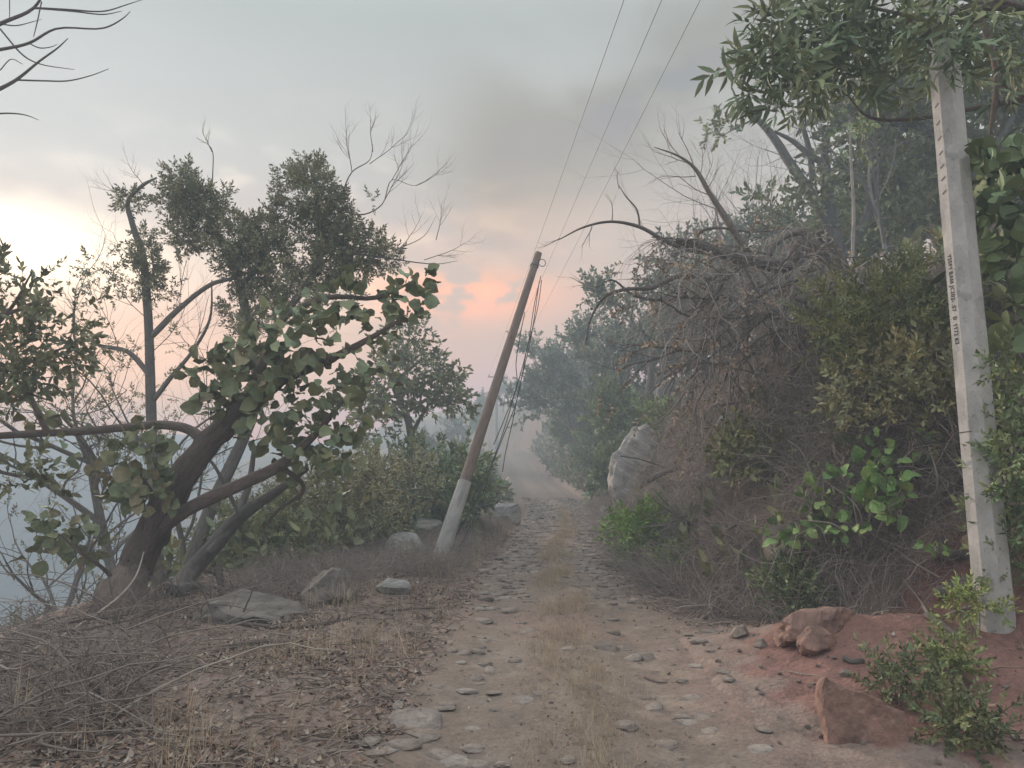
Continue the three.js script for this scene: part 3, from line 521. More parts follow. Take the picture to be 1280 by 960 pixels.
{ // the crooked tree with big round leaves
  const d = 9.5, base = onGround(148, 765), t = thing('crooked_tree', 'crooked thick trunked tree with big round leaves at the edge of the drop', 'tree', base);
  const trunk = limb([base.clone().add(V(-.12, -.4, 0)), base.clone().add(V(0, .05, 0)), [166, 715, d], [196, 655, d], [226, 600, d], [262, 553, d], [300, 517, d - .1], [345, 478, d - .2], [392, 438, d - .2]], [.31, .25, .20, .17, .155, .14, .12, .085, .045], 30, .3, 8);
  part('trunk', trunk, M.barkDark, t);
  const limbs = [
    [[[190, 668, d], [236, 636, d - .1], [300, 606, d - .2], [350, 582, d - .3], [392, 545, d - .3], [430, 500, d - .3]], [.09, .085, .078, .066, .045, .02]],
    [[[258, 558, d], [238, 538, d + .1], [200, 531, d + .2], [120, 538, d + .2], [50, 542, d + .1], [-60, 548, d]], [.08, .06, .055, .05, .045, .04]],
    [[[300, 517, d], [330, 450, d], [352, 400, d + .1], [410, 372, d + .1], [470, 372, d], [520, 350, d]], [.08, .055, .045, .035, .028, .012]],
    [[[345, 478, d], [400, 455, d - .2], [450, 430, d - .3], [500, 400, d - .3]], [.07, .05, .04, .02]],
    [[[200, 640, d], [185, 610, d - .2], [170, 585, d - .4]], [.05, .03, .02]],
    [[[160, 745, d - .2], [128, 710, d - .6], [100, 690, d - .8], [75, 668, d - .9]], [.03, .022, .018, .012]],
    [[[350, 582, d - .3], [380, 610, d], [345, 640, d + .2], [330, 660, d + .3]], [.035, .025, .02, .012]],
    [[[300, 517, d], [262, 490, d - .2], [240, 470, d - .3]], [.06, .04, .02]],
    [[[60, 542, d + .1], [40, 500, d], [15, 440, d], [-20, 400, d]], [.04, .03, .025, .015]],
  ];
  for (const [p, r] of limbs) part('branch', limb(p, r, 9, .14), M.barkDark, t);
  const budget = { n: 300 }, spare = [];
  for (const [px, py, r, n] of [[75, 662, 34, 13], [55, 690, 26, 6], [104, 682, 26, 8], [60, 640, 22, 4], [168, 575, 46, 20], [190, 612, 40, 18], [150, 600, 36, 12], [175, 545, 28, 6], [262, 470, 36, 16], [315, 452, 45, 22], [275, 500, 30, 10], [378, 425, 50, 26], [398, 480, 50, 26], [350, 500, 45, 20], [432, 520, 42, 20], [380, 545, 42, 20], [345, 395, 30, 9], [425, 380, 36, 14], [505, 372, 34, 16], [525, 345, 22, 6], [480, 405, 34, 14], [460, 455, 40, 16], [415, 565, 32, 11], [370, 575, 32, 10], [450, 345, 20, 4], [330, 535, 26, 7]])
    leafCluster(t, at(px, py, d - .25 + R(-.3, .3)), r / F * d * .78, Math.round(n * 2.2), R(.7, 1.05), broadMats, budget, spare);
  for (const [px, py, r, n] of [[470, 490, 40, 24], [440, 560, 34, 16], [400, 610, 30, 10], [320, 480, 36, 20], [400, 395, 36, 18], [15, 520, 40, 16], [90, 545, 30, 8]]) leafCluster(t, at(px, py, d + R(-.2, .5)), r / F * d, n, .8, broadMats, budget, spare);
  instanced('foliage', broadLeaves[1], M.leaf, spare, t, tinted([.185, .225, .13]));
}
{ // the tree smothered in creeper, behind it
  const d = 12.5, base = at(200, 740, d); base.y = Math.min(base.y, h(base.x, base.z)); const t = thing('creeper_clad_tree', 'tall tree with limbs wrapped in dark small leaved creeper', 'tree', base);
  const limbs = [
    [[base.clone(), [195, 660, d], [190, 560, d], [188, 470, d], [184, 380, d], [178, 320, d], [164, 275, d], [160, 252, d], [178, 232, d], [196, 222, d]], [.16, .13, .115, .105, .095, .085, .06, .05, .04, .02]],
    [[base.clone().add(V(.3, 0, .2)), [262, 640, d + .2], [320, 500, d + .3], [312, 420, d + .3], [296, 345, d + .3], [270, 290, d + .2], [240, 240, d + .2], [224, 206, d + .2]], [.17, .15, .12, .11, .1, .08, .05, .02]],
    [[[318, 480, d + .3], [352, 400, d], [396, 335, d], [404, 290, d], [396, 240, d], [386, 205, d]], [.1, .085, .08, .07, .05, .02]],
    [[[300, 360, d + .3], [330, 320, d + .3], [322, 285, d + .3], [300, 268, d + .3], [262, 255, d + .2]], [.06, .05, .04, .03, .02]],
    [[[190, 420, d], [225, 385, d], [265, 355, d], [292, 348, d]], [.07, .06, .05, .04]],
    [[[188, 470, d], [160, 440, d], [120, 430, d], [90, 400, d]], [.06, .05, .04, .02]],
    [[[404, 300, d], [440, 315, d], [480, 322, d], [545, 330, d], [572, 326, d]], [.04, .03, .02, .009, .004]],
    [[[262, 262, d], [266, 215, d], [264, 185, d], [245, 172, d]], [.018, .012, .009, .004]],
    [[[425, 250, d], [440, 215, d], [462, 200, d], [466, 180, d]], [.018, .013, .009, .004]],
    [[[430, 265, d], [455, 268, d], [478, 255, d], [490, 225, d], [520, 232, d], [550, 212, d]], [.018, .015, .012, .009, .006, .003]],
    [[[470, 322, d], [500, 310, d], [530, 295, d], [545, 270, d]], [.013, .01, .007, .003]],
    [[[192, 500, d], [215, 470, d], [240, 440, d], [262, 400, d], [265, 350, d]], [.06, .05, .04, .03, .012]],
  ];
  for (const [p, r] of limbs) part('branch', limb(p, r.map(v => v * .72), 9, .16), M.barkGrey, t);
  const out = { br: [], tips: [] };
  for (const [px, py, len, dx, dy] of [[466, 190, .5, 0, 1], [490, 225, .6, .4, .8], [520, 232, .5, .6, .5], [545, 300, .5, .3, 1], [530, 325, .6, .8, .3], [462, 205, .7, .8, .5], [265, 190, .3, -.4, 1], [160, 252, .5, -.9, .6], [180, 232, .4, -.6, .8], [500, 310, .6, .5, .6], [440, 215, .6, -.2, 1], [478, 255, .6, .5, .9], [178, 330, .7, -.9, .5], [186, 400, .9, -.8, .6], [190, 440, 1, .8, .6], [225, 385, .8, 0, 1], [120, 430, .8, -.6, .9], [240, 440, .8, .4, .9], [150, 440, .9, -.2, 1]]) grow(out, at(px, py, d), V(dx, dy, R(-.3, .3)), len * 1.2, .008, 1, { levels: 3, kids: [5, 6, 5], wob: .13, up: .06, ang: .8, ratio: .8 });
  part('twigs', tubesOf(out.br), M.twig, t).userData.kind = 'stuff';
  const list = [];
  for (const [px, py, r, n, ry] of [[226, 226, 17, 60, 22], [238, 248, 26, 110, 20], [250, 262, 26, 120], [212, 245, 20, 60], [240, 285, 26, 100, 30], [228, 300, 16, 40], [284, 300, 30, 120], [305, 310, 30, 140], [330, 295, 26, 110], [345, 315, 26, 90], [300, 335, 26, 100], [318, 350, 24, 80], [384, 215, 18, 60], [372, 240, 28, 120], [396, 242, 28, 120], [412, 262, 26, 90], [352, 270, 18, 60], [400, 285, 30, 130], [425, 300, 32, 140], [452, 312, 30, 120], [480, 322, 22, 70, 12], [408, 325, 26, 100], [392, 345, 22, 70], [350, 345, 22, 60], [440, 330, 24, 70], [160, 252, 13, 40, 12], [183, 330, 13, 60, 24], [186, 350, 14, 60, 30], [182, 300, 10, 30], [160, 345, 22, 26], [130, 335, 24, 20], [205, 360, 16, 20], [300, 385, 24, 60], [330, 380, 28, 70], [360, 370, 26, 70], [420, 365, 26, 60], [310, 420, 22, 50], [272, 250, 18, 30], [125, 360, 24, 16], [470, 250, 10, 5]])
    ball(list, at(px, py, d + R(-.2, .3)), r / F * d * .92, Math.round(n * 1.25), .8, { ry: (ry ?? r * .9) / F * d });
  instanced('creeper', SPRIG.small, M.leaf, list, t, tinted([.185, .20, .125], .4));
}
function bareTree(name, label, base, dir, len, r, m, o, group) {
  const t = thing(name, label, 'tree', base, group), out = { br: [], tips: [] }; grow(out, base.clone().add(V(0, -.2, 0)), dir, len, r, 0, { levels: 4, kids: [5, 4, 4, 3], wob: .22, up: .05, ang: 1.05, ratio: .85, bare: .3, ...o });
  part('trunk', tubesOf(out.br, 0, 0), m, t); part('branches', tubesOf(out.br, 1, 9), m, t); if (o.sprig) { const list = []; for (const tip of out.tips) if (rnd() < (o.keep ?? .3)) list.push({ p: tip.p, q: qAlong(tip.d.clone().add(rdir())), s: R(.6, 1.1) }); instanced('leaves', o.sprig, M.leaf, list, t, tinted(o.green || GREEN.olive)); } return t;
}
const under = (px, py, d) => { const p = at(px, py, d); p.y = h(p.x, p.z); return p; };
bareTree('bare_tree', 'pale forked leafless tree below the edge of the drop', under(190, 640, 14.5), V(-.25, 1, 0), 4.4, .12, M.barkPale, { kids: [6, 4, 4, 2], sprig: SPRIG.small, keep: .05 });
bareTree('bare_tree', 'slender leafless tree standing behind the crooked tree', under(60, 640, 13.5), V(.15, 1, 0), 3.4, .075, M.barkGrey, { kids: [7, 5, 4, 3], sprig: SPRIG.small, keep: .12 });
bareTree('bare_tree', 'wiry leafless sapling tangled among the creeper clad limbs', under(250, 640, 13.2), V(.05, 1, 0), 3.2, .06, M.barkGrey, { kids: [7, 4, 4, 3], sprig: SPRIG.small, keep: .05 });
{ // pale dead trunk leaning under the crooked tree
  const base = onGround(215, 752), t = thing('dead_trunk', 'pale dead trunk leaning right under the crooked tree', 'tree trunk', base), d = 10.2;
  part('trunk', limb([base.clone().add(V(0, -.1, 0)), [236, 718, d], [270, 680, d + .1], [300, 645, d + .1], [345, 615, d], [385, 585, d]], [.13, .12, .105, .09, .06, .03], 10, .14), M.barkGrey, t);
  part('branch', limb([[262, 690, d], [290, 655, d + .1], [310, 610, d + .3], [318, 560, d + .3]], [.06, .05, .045, .03], 7), M.barkGrey, t);
  part('branch', limb([[300, 645, d], [278, 600, d], [262, 575, d], [240, 560, d]], [.03, .025, .02, .01], 6), M.barkGrey, t);
  part('root', limb([base.clone().add(V(0, .1, 0)), [250, 735, 9.6], [270, 760, 9.3], [285, 778, 9.0]], [.09, .06, .04, .02], 7), M.barkGrey, t);
}
{ const b = onGround(278, 772), t = thing('stump', 'short thin dead stump standing on the litter by the grey boulder', 'stump', b); part('trunk', limb([b.clone().add(V(0, -.1, 0)), [279, 750, 9.4], [276, 728, 9.4], [272, 706, 9.4]], [.045, .042, .04, .034], 8, .2), M.barkDark, t); part('branch', limb([[275, 722, 9.4], [262, 714, 9.35], [250, 712, 9.3]], [.02, .016, .01], 5), M.barkDark, t); }
// leaves hanging in from the trees at the left margin
{
  const base = under(-150, 640, 8.5), t = thing('edge_tree', 'dark leafy tree reaching in over the drop beside crooked tree', 'tree', base), d = 8.4, list = [];
  part('trunk', limb([base.clone().add(V(0, -.3, 0)), [-140, 560, d], [-110, 480, d], [-90, 380, d], [-70, 280, d]], [.16, .14, .12, .09, .04], 9), M.barkDark, t);
  for (const p of [[[-110, 480, d], [-40, 470, d], [30, 455, d], [90, 430, d]], [[-95, 400, d], [-30, 400, d], [30, 385, d], [60, 370, d]], [[-140, 560, d], [-60, 575, d], [0, 590, d], [40, 600, d]], [[-120, 510, d], [-50, 515, d], [20, 490, d], [60, 500, d]], [[-100, 420, d], [-40, 430, d], [10, 390, d], [40, 340, d]]]) part('branch', limb(p, [.05, .035, .02, .008], 6), M.barkDark, t);
  for (const [px, py, r, n] of [[20, 440, 40, 36], [60, 420, 34, 26], [90, 400, 30, 18], [15, 390, 30, 20], [40, 470, 34, 22], [5, 480, 30, 16], [75, 445, 26, 12], [110, 425, 20, 6], [40, 355, 20, 6], [15, 510, 26, 12], [30, 590, 24, 10], [10, 605, 24, 10], [50, 600, 16, 4], [0, 360, 30, 14]]) ball(list, at(px, py, d + R(-.3, .3)), r / F * d, n, .75, { ry: r * .8 / F * d });
  instanced('foliage', SPRIG.oval, M.leaf, list, t, tinted([.16, .18, .105], .35));
}
{ // bare twigs high on the left
  const base = under(-330, 700, 8), t = thing('overhanging_bare_tree', 'leafless tree whose bare twigs reach in high over the drop', 'tree', base), d = 7.6;
  part('trunk', limb([base.clone().add(V(0, -.3, 0)), [-330, 560, d], [-300, 400, d], [-260, 240, d], [-230, 120, d]], [.2, .17, .14, .1, .06], 9), M.barkDark, t);
  for (const [p, r] of [[[[-260, 240, d], [-130, 150, d], [-30, 48, d], [0, 30, d], [42, 10, d], [60, -20, d]], [.06, .04, .026, .021, .015, .007]], [[[42, 10, d], [85, 12, d], [130, 14, d], [158, 6, d], [182, -2, d]], [.012, .009, .007, .005, .003]], [[[42, 10, d], [90, 14, d], [130, 18, d], [152, 14, d]], [.009, .008, .006, .003]], [[[-130, 150, d], [-40, 70, d], [0, 62, d], [36, 54, d], [70, 36, d], [130, 35, d], [155, 22, d], [163, 14, d]], [.03, .022, .019, .016, .011, .009, .006, .003]], [[[-150, 170, d], [-40, 130, d], [0, 111, d], [20, 100, d], [50, 76, d], [72, 60, d], [85, 48, d]], [.032, .025, .02, .016, .011, .008, .004]], [[[20, 100, d], [55, 101, d], [85, 101, d], [115, 94, d], [136, 86, d]], [.009, .008, .007, .005, .003]], [[[0, 36, d], [30, 70, d], [50, 80, d], [93, 87, d]], [.009, .008, .006, .003]], [[[36, 54, d], [50, 60, d], [66, 58, d], [72, 55, d]], [.007, .006, .004, .002]], [[[-80, 160, d], [-10, 143, d], [20, 142, d], [36, 145, d], [48, 150, d]], [.014, .009, .007, .005, .003]], [[[52, 2, d], [46, 30, d], [42, 46, d]], [.007, .006, .004]], [[[0, 88, d], [14, 74, d], [28, 80, d]], [.006, .005, .003]], [[[0, 30, d], [20, 32, d], [38, 28, d], [52, 24, d]], [.007, .006, .004, .002]], [[[12, -10, d], [12, 8, d], [12, 22, d]], [.006, .005, .004]]]) part('branch', limb(p, r, 6, .05), M.barkGrey, t);
}
// mid-left tree with drooping leaf, and the shrubs along the drop
{
  const base = under(512, 690, 19), list = [], t = thing('slender_tree', 'slender leafy tree rising behind the bushes left of leaning pole', 'tree', base), d = 19;
  part('trunk', limb([base.clone().add(V(0, -.3, 0)), [512, 600, d], [514, 550, d], [508, 520, d], [490, 480, d], [480, 440, d]], [.13, .12, .105, .08, .05, .02], 8), M.barkGrey, t);
  for (const p of [[[512, 548, d], [530, 515, d], [550, 490, d], [570, 485, d]], [[508, 520, d], [470, 500, d], [450, 470, d]], [[490, 480, d], [520, 455, d], [540, 440, d]]]) part('branch', limb(p, [.06, .04, .025, .01], 6), M.barkGrey, t);
  for (const [px, py, r, n] of [[500, 430, 30, 60], [520, 460, 34, 80], [545, 475, 28, 55], [565, 490, 22, 40], [480, 470, 30, 60], [450, 500, 34, 60], [490, 500, 26, 45], [530, 495, 24, 40], [515, 415, 22, 30], [575, 505, 14, 16], [470, 530, 26, 40], [555, 460, 22, 26]]) ball(list, at(px, py, d + R(-.5, .5)), r / F * d, Math.round(n * 1.3), .9, { ry: r * .75 / F * d, hang: .5 });
  instanced('crown', SPRIG.oval, M.leaf, list, t, tinted([.19, .22, .13], .4));
}
{
  const G = 'bushes along the edge of the drop';
  const put = (px, py, d, w, hh, o, label) => { const b = under(px, py, d); const top = at(px, py - hh, d); o.h = Math.max(.5, top.y - b.y); o.w = w; shrub('bush', label, b, o, o.solo ? undefined : G); };
  put(572, 690, 17, 1.8, 160, { n: 420, sprig: SPRIG.oval, size: .8, green: GREEN.mid, solo: 1, lumps: 12 }, 'dense leafy bush right behind the leaning pole');
  put(530, 690, 18.5, 2.3, 170, { n: 420, sprig: SPRIG.oval, size: .85, green: GREEN.mid, solo: 1, lumps: 12 }, 'wide leafy bush between leaning pole and slender tree');
  put(480, 700, 16.5, 2.6, 165, { n: 460, sprig: SPRIG.small, size: 1.2, green: GREEN.olive, solo: 1, lumps: 12 }, 'brownish bush under the slender tree');
  put(418, 720, 14, 2.2, 165, { n: 460, sprig: SPRIG.small, size: 1.1, green: GREEN.olive, solo: 1, lumps: 12 }, 'olive green bush behind the slanting grey boulder');
  put(335, 735, 13, 1.9, 145, { n: 420, sprig: SPRIG.tiny, size: 1.4, green: [.20, .235, .12], solo: 1, lumps: 12 }, 'soft yellow green bush behind the low grey boulder');
  for (const [px, py, d, w, hh, lab] of [[260, 720, 15, 1.9, 110, 'showing behind the pale dead trunk'], [390, 700, 17, 2.6, 150, 'behind the olive green bush'], [450, 660, 19.5, 2.8, 120, 'at the foot of slender tree'], [300, 700, 17, 2.2, 110, 'behind the soft yellow green bush'], [350, 690, 20, 2.8, 130, 'deepest on the slope behind crooked tree leaves']]) put(px, py, d, w, hh, { n: 320, sprig: SPRIG.small, size: 1.25, green: GREEN.grey, lumps: 10 }, 'soft grey green bush ' + lab);
  put(60, 800, 13.5, 2.0, 60, { n: 240, sprig: SPRIG.small, size: 1.2, green: GREEN.grey, solo: 1 }, 'low hazy bush on the slope left of crooked tree');
  put(604, 650, 27, 1.6, 75, { n: 260, sprig: SPRIG.oval, size: .9, green: GREEN.dark, solo: 1 }, 'dark bush on the track edge beyond the leaning pole');
  put(572, 640, 32, 2.8, 75, { n: 300, sprig: SPRIG.far, size: .8, green: GREEN.mid, solo: 1 }, 'hazy bush beyond the leaning pole and its dark neighbour');
}
const front = (px, py, off) => { const g = onGround(px, py); return at(px, py, Math.max(3, -g.z - off)); };   // just before the ground seen there
// ---------------------------------------------------------------- bank side: fallen dead tree and its veil of dry vines
{
  const d = 10.4, base = at(1075, 470, 11.2); base.y = h(base.x, base.z); const t = thing('fallen_dead_tree', 'grey dead tree fallen over the bank with dry vines hanging from it', 'dead tree', base);
  const L = [
    ['trunk', [base.clone().add(V(0, -.3, 0)), [1074, 430, 11], [1060, 370, 10.8], [1040, 320, 10.6], [1026, 288, 10.5]], [.24, .2, .17, .14, .09]],
    ['branch', [[1040, 325, 10.6], [1005, 305, 10.5], [985, 330, 10.4], [950, 328, 10.3], [905, 318, d], [868, 305, d], [845, 300, d]], [.12, .1, .1, .1, .085, .07, .04]],
    ['branch', [[935, 318, d], [915, 285, d], [900, 262, d], [885, 238, d], [868, 210, d], [848, 195, d], [818, 184, d]], [.06, .05, .045, .035, .025, .015, .006]],
    ['branch', [[905, 318, d], [860, 312, d], [830, 300, d], [800, 284, d], [765, 277, d], [730, 284, d], [698, 300, d]], [.045, .035, .03, .025, .02, .014, .006]],
    ['branch', [[800, 284, d], [796, 262, d], [782, 245, d], [774, 232, d]], [.014, .012, .009, .004]],
    ['branch', [[900, 350, d], [850, 345, d], [815, 360, d], [780, 362, d], [755, 372, d], [738, 400, d], [732, 430, d]], [.04, .035, .03, .025, .02, .014, .006]],
    ['branch', [[870, 370, d], [820, 375, d], [790, 368, d], [765, 350, d], [745, 360, d]], [.03, .025, .018, .012, .006]],
    ['branch', [[930, 420, 9.8], [955, 395, 9.8], [1000, 376, 9.9], [1050, 362, 10], [1095, 352, 10], [1135, 352, 10]], [.02, .045, .055, .06, .06, .05]],
    ['branch', [[1000, 378, 9.8], [998, 410, 9.7], [1006, 435, 9.7], [992, 465, 9.6], [982, 495, 9.5], [966, 520, 9.5]], [.035, .03, .024, .02, .014, .006]],
    ['branch', [[1005, 435, 9.7], [1014, 455, 9.6], [1024, 475, 9.6]], [.018, .014, .006]],
    ['branch', [[960, 392, 9.8], [930, 420, 9.7], [915, 450, 9.6], [900, 490, 9.6]], [.03, .024, .018, .008]],
    ['branch', [[1000, 330, 10.4], [1010, 295, 10.4], [1000, 290, 10.4], [975, 300, 10.4], [950, 335, 10.3]], [.05, .05, .045, .04, .02]],
    ['branch', [[930, 330, d], [905, 350, d], [890, 385, d], [880, 425, d]], [.03, .024, .018, .01]],
    ['branch', [[870, 308, d], [875, 290, d], [900, 285, d], [940, 290, d], [985, 285, d]], [.02, .02, .018, .014, .006]],
  ];
  for (const [n, p, r] of L) part(n, limb(p, r, 9, .16), M.deadWood, t);
  const out = { br: [], tips: [] };
  for (const [px, py, dx, dy, len] of [[868, 210, -.4, 1, .55], [880, 230, .3, 1, .5], [850, 196, -.5, .8, .5], [890, 245, -.9, .3, .55], [875, 222, .1, 1, .6], [860, 204, -1, .3, .5], [870, 220, -1, -.1, .5], [884, 236, .7, .8, .4], [700, 298, -.8, -.5, .25], [740, 283, -.2, -.8, .3], [774, 236, -.3, 1, .25], [735, 415, -.3, -1, .4], [745, 362, -.8, .2, .4], [765, 277, .0, .9, .3], [760, 372, -.3, -.9, .5], [790, 364, 0, -1, .5], [815, 360, -.3, .8, .6], [830, 300, .2, -.8, .6], [905, 318, -.2, 1, .6]]) grow(out, at(px, py, d), V(dx, dy, R(-.4, .4)), len, .009, 1, { levels: 3, kids: [4, 4, 3], wob: .12, up: .02, ang: .75, ratio: .8 });
  const tw = part('twigs', tubesOf(out.br), M.vineDry, t); tw.userData.kind = 'stuff';
  // vines: each starts on the fallen wood and hangs, drifting and looping, towards the bank
  const vines = [], starts = [1, 1, 7, 8, 10, 11, 12].map(i => L[i]).flatMap(([n, p]) => smooth(p.map(q => q.isVector3 ? q : at(...q)), [1, 1], 4)[0]);
  const spots = [];
  for (let i = 0; i < 950; i++) { const s = rnd() < .55 ? at(R(830, 1085), R(330, 430), R(9.5, 11)) : pick(starts).clone().add(rdir().multiplyScalar(.12)); spots.push(s); }
  for (const s of spots) {
    const P = [s.clone()], n = 9, D = V(R(-.5, .4), R(-.3, .35), R(-.2, .5)), len = R(.4, 1.9), wild = rnd() < .5 ? 1.5 : .8; let p = s.clone();
    for (let i = 0; i < n; i++) { D.add(V(R(-.55, .5) * wild, -.3 / wild + R(-.3, .3) * wild, R(-.35, .35) * wild)).normalize(); p = p.clone().addScaledVector(D, len / n); const g = h(p.x, p.z) + .02; if (p.y < g) p.y = g + R(0, .05); P.push(p); }
    const r = .002 + .008 * rnd() ** 2.5; vines.push(tube(P, P.map((_, i) => r * (1 - .5 * i / n)), 3));
  }
  for (let i = 0; i < 46; i++) { const a = at(R(850, 1080), R(340, 520), R(9.4, 9.9)); part('twig', stick(a, a.clone().add(V(R(-.7, .5), R(-.7, .35), R(-.2, .3))), R(.008, .016), .003, .18, 5), pick([M.deadWood, M.paleStick, M.twig]), t); }
  const v = part('dry_vines', vines, M.vineDry, t); v.userData.kind = 'stuff';
  const forks = { br: [], tips: [] }; for (let i = 0; i < 85; i++) { const s = i < 30 ? pick(starts).clone() : at(R(835, 1085), R(325, 470), R(9.4, 10.6)); grow(forks, s, V(R(-.9, .5), R(-.8, .35), R(-.2, .5)), R(.5, 1.1), R(.008, .018), 1, { levels: 3, kids: [4, 4, 3], wob: .2, up: -.07, ang: .8, ratio: .8 }); }
  part('forked_twigs', tubesOf(forks.br), M.deadWood, t).userData.kind = 'stuff';
  const caught = []; for (const q of forks.tips) if (rnd() < .08) caught.push({ p: q.p, q: qAlong(q.d), s: R(.5, 1) }); for (let i = 0; i < 110; i++) caught.push({ p: front(R(840, 1080), R(420, 600), R(.05, .5)), q: qRand(), s: R(.6, 1.1), c: rnd() < .5 ? [.17, .20, .10] : undefined });
  instanced('withered_leaves', SPRIG.small, M.leaf, caught, t, tinted([.26, .22, .18], .4));
  const dark = []; for (let i = 0; i < 500; i++) { const s = at(R(960, 1090), R(400, 540), R(9.8, 11)); dark.push(stick(s, s.clone().add(V(R(-.5, .5), R(-.7, .1), R(-.3, .3))), R(.003, .007), .002, .25, 3, 5)); }
  const dv = part('dark_vines', dark, M.vineDry, t); dv.userData.kind = 'stuff';
}
// ---------------------------------------------------------------- hillside trees
{ // forked tree with blue-grey limbs
  const d = 16, base = under(1055, 480, d), t = thing('forked_tree', 'tall forked tree with smooth blue grey limbs on the bank', 'tree', base), list = [];
  part('trunk', limb([base.clone().add(V(0, -.3, 0)), [1052, 400, d], [1046, 330, d], [1040, 280, d], [1034, 240, d], [1030, 200, d]], [.22, .19, .17, .15, .13, .11], 10), M.barkBlue, t);
  for (const [p, r] of [[[[1042, 290, d], [1012, 240, d], [985, 200, d], [962, 165, d], [945, 148, d], [925, 132, d], [915, 110, d]], [.12, .11, .1, .085, .06, .04, .015]], [[[1030, 205, d], [1010, 192, d], [990, 176, d], [968, 164, d]], [.08, .07, .05, .03]], [[[1016, 225, d], [1012, 190, d], [1004, 160, d], [998, 130, d], [1000, 90, d]], [.075, .065, .05, .035, .015]], [[[1030, 205, d], [1034, 170, d], [1050, 140, d], [1058, 100, d]], [.09, .07, .05, .02]], [[[1004, 160, d], [1018, 140, d], [1026, 128, d]], [.04, .03, .02]], [[[945, 148, d], [920, 160, d], [902, 170, d]], [.025, .018, .008]], [[[1046, 330, d], [1080, 280, d], [1096, 220, d], [1112, 180, d], [1120, 140, d]], [.12, .1, .09, .07, .04]], [[[1034, 170, d], [1012, 172, d], [1028, 168, d]], [.02, .015, .01]], [[[1096, 220, d], [1130, 200, d], [1160, 190, d]], [.05, .035, .015]]]) part('branch', limb(p, r, 8), M.barkBlue, t);
  for (const [px, py, r, n] of [[1018, 235, 22, 26], [1034, 190, 16, 16], [1080, 150, 40, 60], [1110, 110, 44, 70], [1090, 200, 36, 50], [1130, 170, 44, 60], [1060, 240, 34, 44], [1120, 250, 40, 60], [1150, 210, 40, 50], [1050, 130, 28, 30], [1000, 120, 30, 30], [1050, 85, 36, 50], [1010, 265, 30, 34], [960, 255, 28, 26], [985, 280, 26, 24], [890, 165, 14, 12], [905, 158, 10, 8], [1090, 300, 40, 50], [1150, 280, 40, 50], [1035, 300, 26, 26]]) ball(list, at(px, py, d + R(-.8, .8)), r / F * d, Math.round(n * 1.1), 1, { ry: r * .75 / F * d });
  instanced('crown', SPRIG.oval, M.leaf, list, t, tinted([.18, .225, .14], .35));
}
{ // leafless trees against the sky
  for (const [px, d, label, len, lean] of [[965, 20, 'thin leafless tree standing behind the forked tree', 4.6, -.15], [905, 21, 'leafless sapling on the skyline above fallen dead tree', 3.4, -.2], [850, 22, 'leafless sapling above the upper grey boulder', 2.8, .1], [1110, 13, 'leafless sapling between white sapling and concrete pole', 3.4, .1]]) { seed = 5000 + px; bareTree('bare_tree', label, under(px, 520, d), V(lean, 1, 0), len, .05, M.barkBlue, { kids: [7, 5, 4, 3], wob: .16 }, 'leafless trees on the hillside'); }
  seed = 6161;
}
{ // thin white sapling
  const d = 11.6, base = under(1068, 520, d), t = thing('white_sapling', 'thin white stemmed sapling rising straight beside fallen dead tree', 'tree', base);
  part('trunk', limb([base.clone().add(V(0, -.2, 0)), [1068, 440, d], [1066, 340, d], [1067, 260, d], [1064, 200, d], [1062, 150, d]], [.035, .032, .03, .027, .022, .012], 7), bark(.62, .58, .54), t);
  const list = []; for (const [px, py, r, n] of [[1062, 150, 22, 12], [1070, 180, 16, 6], [1050, 140, 16, 6]]) ball(list, at(px, py, d), r / F * d, n, .8); instanced('crown', SPRIG.oval, M.leaf, list, t, tinted(GREEN.mid));
}
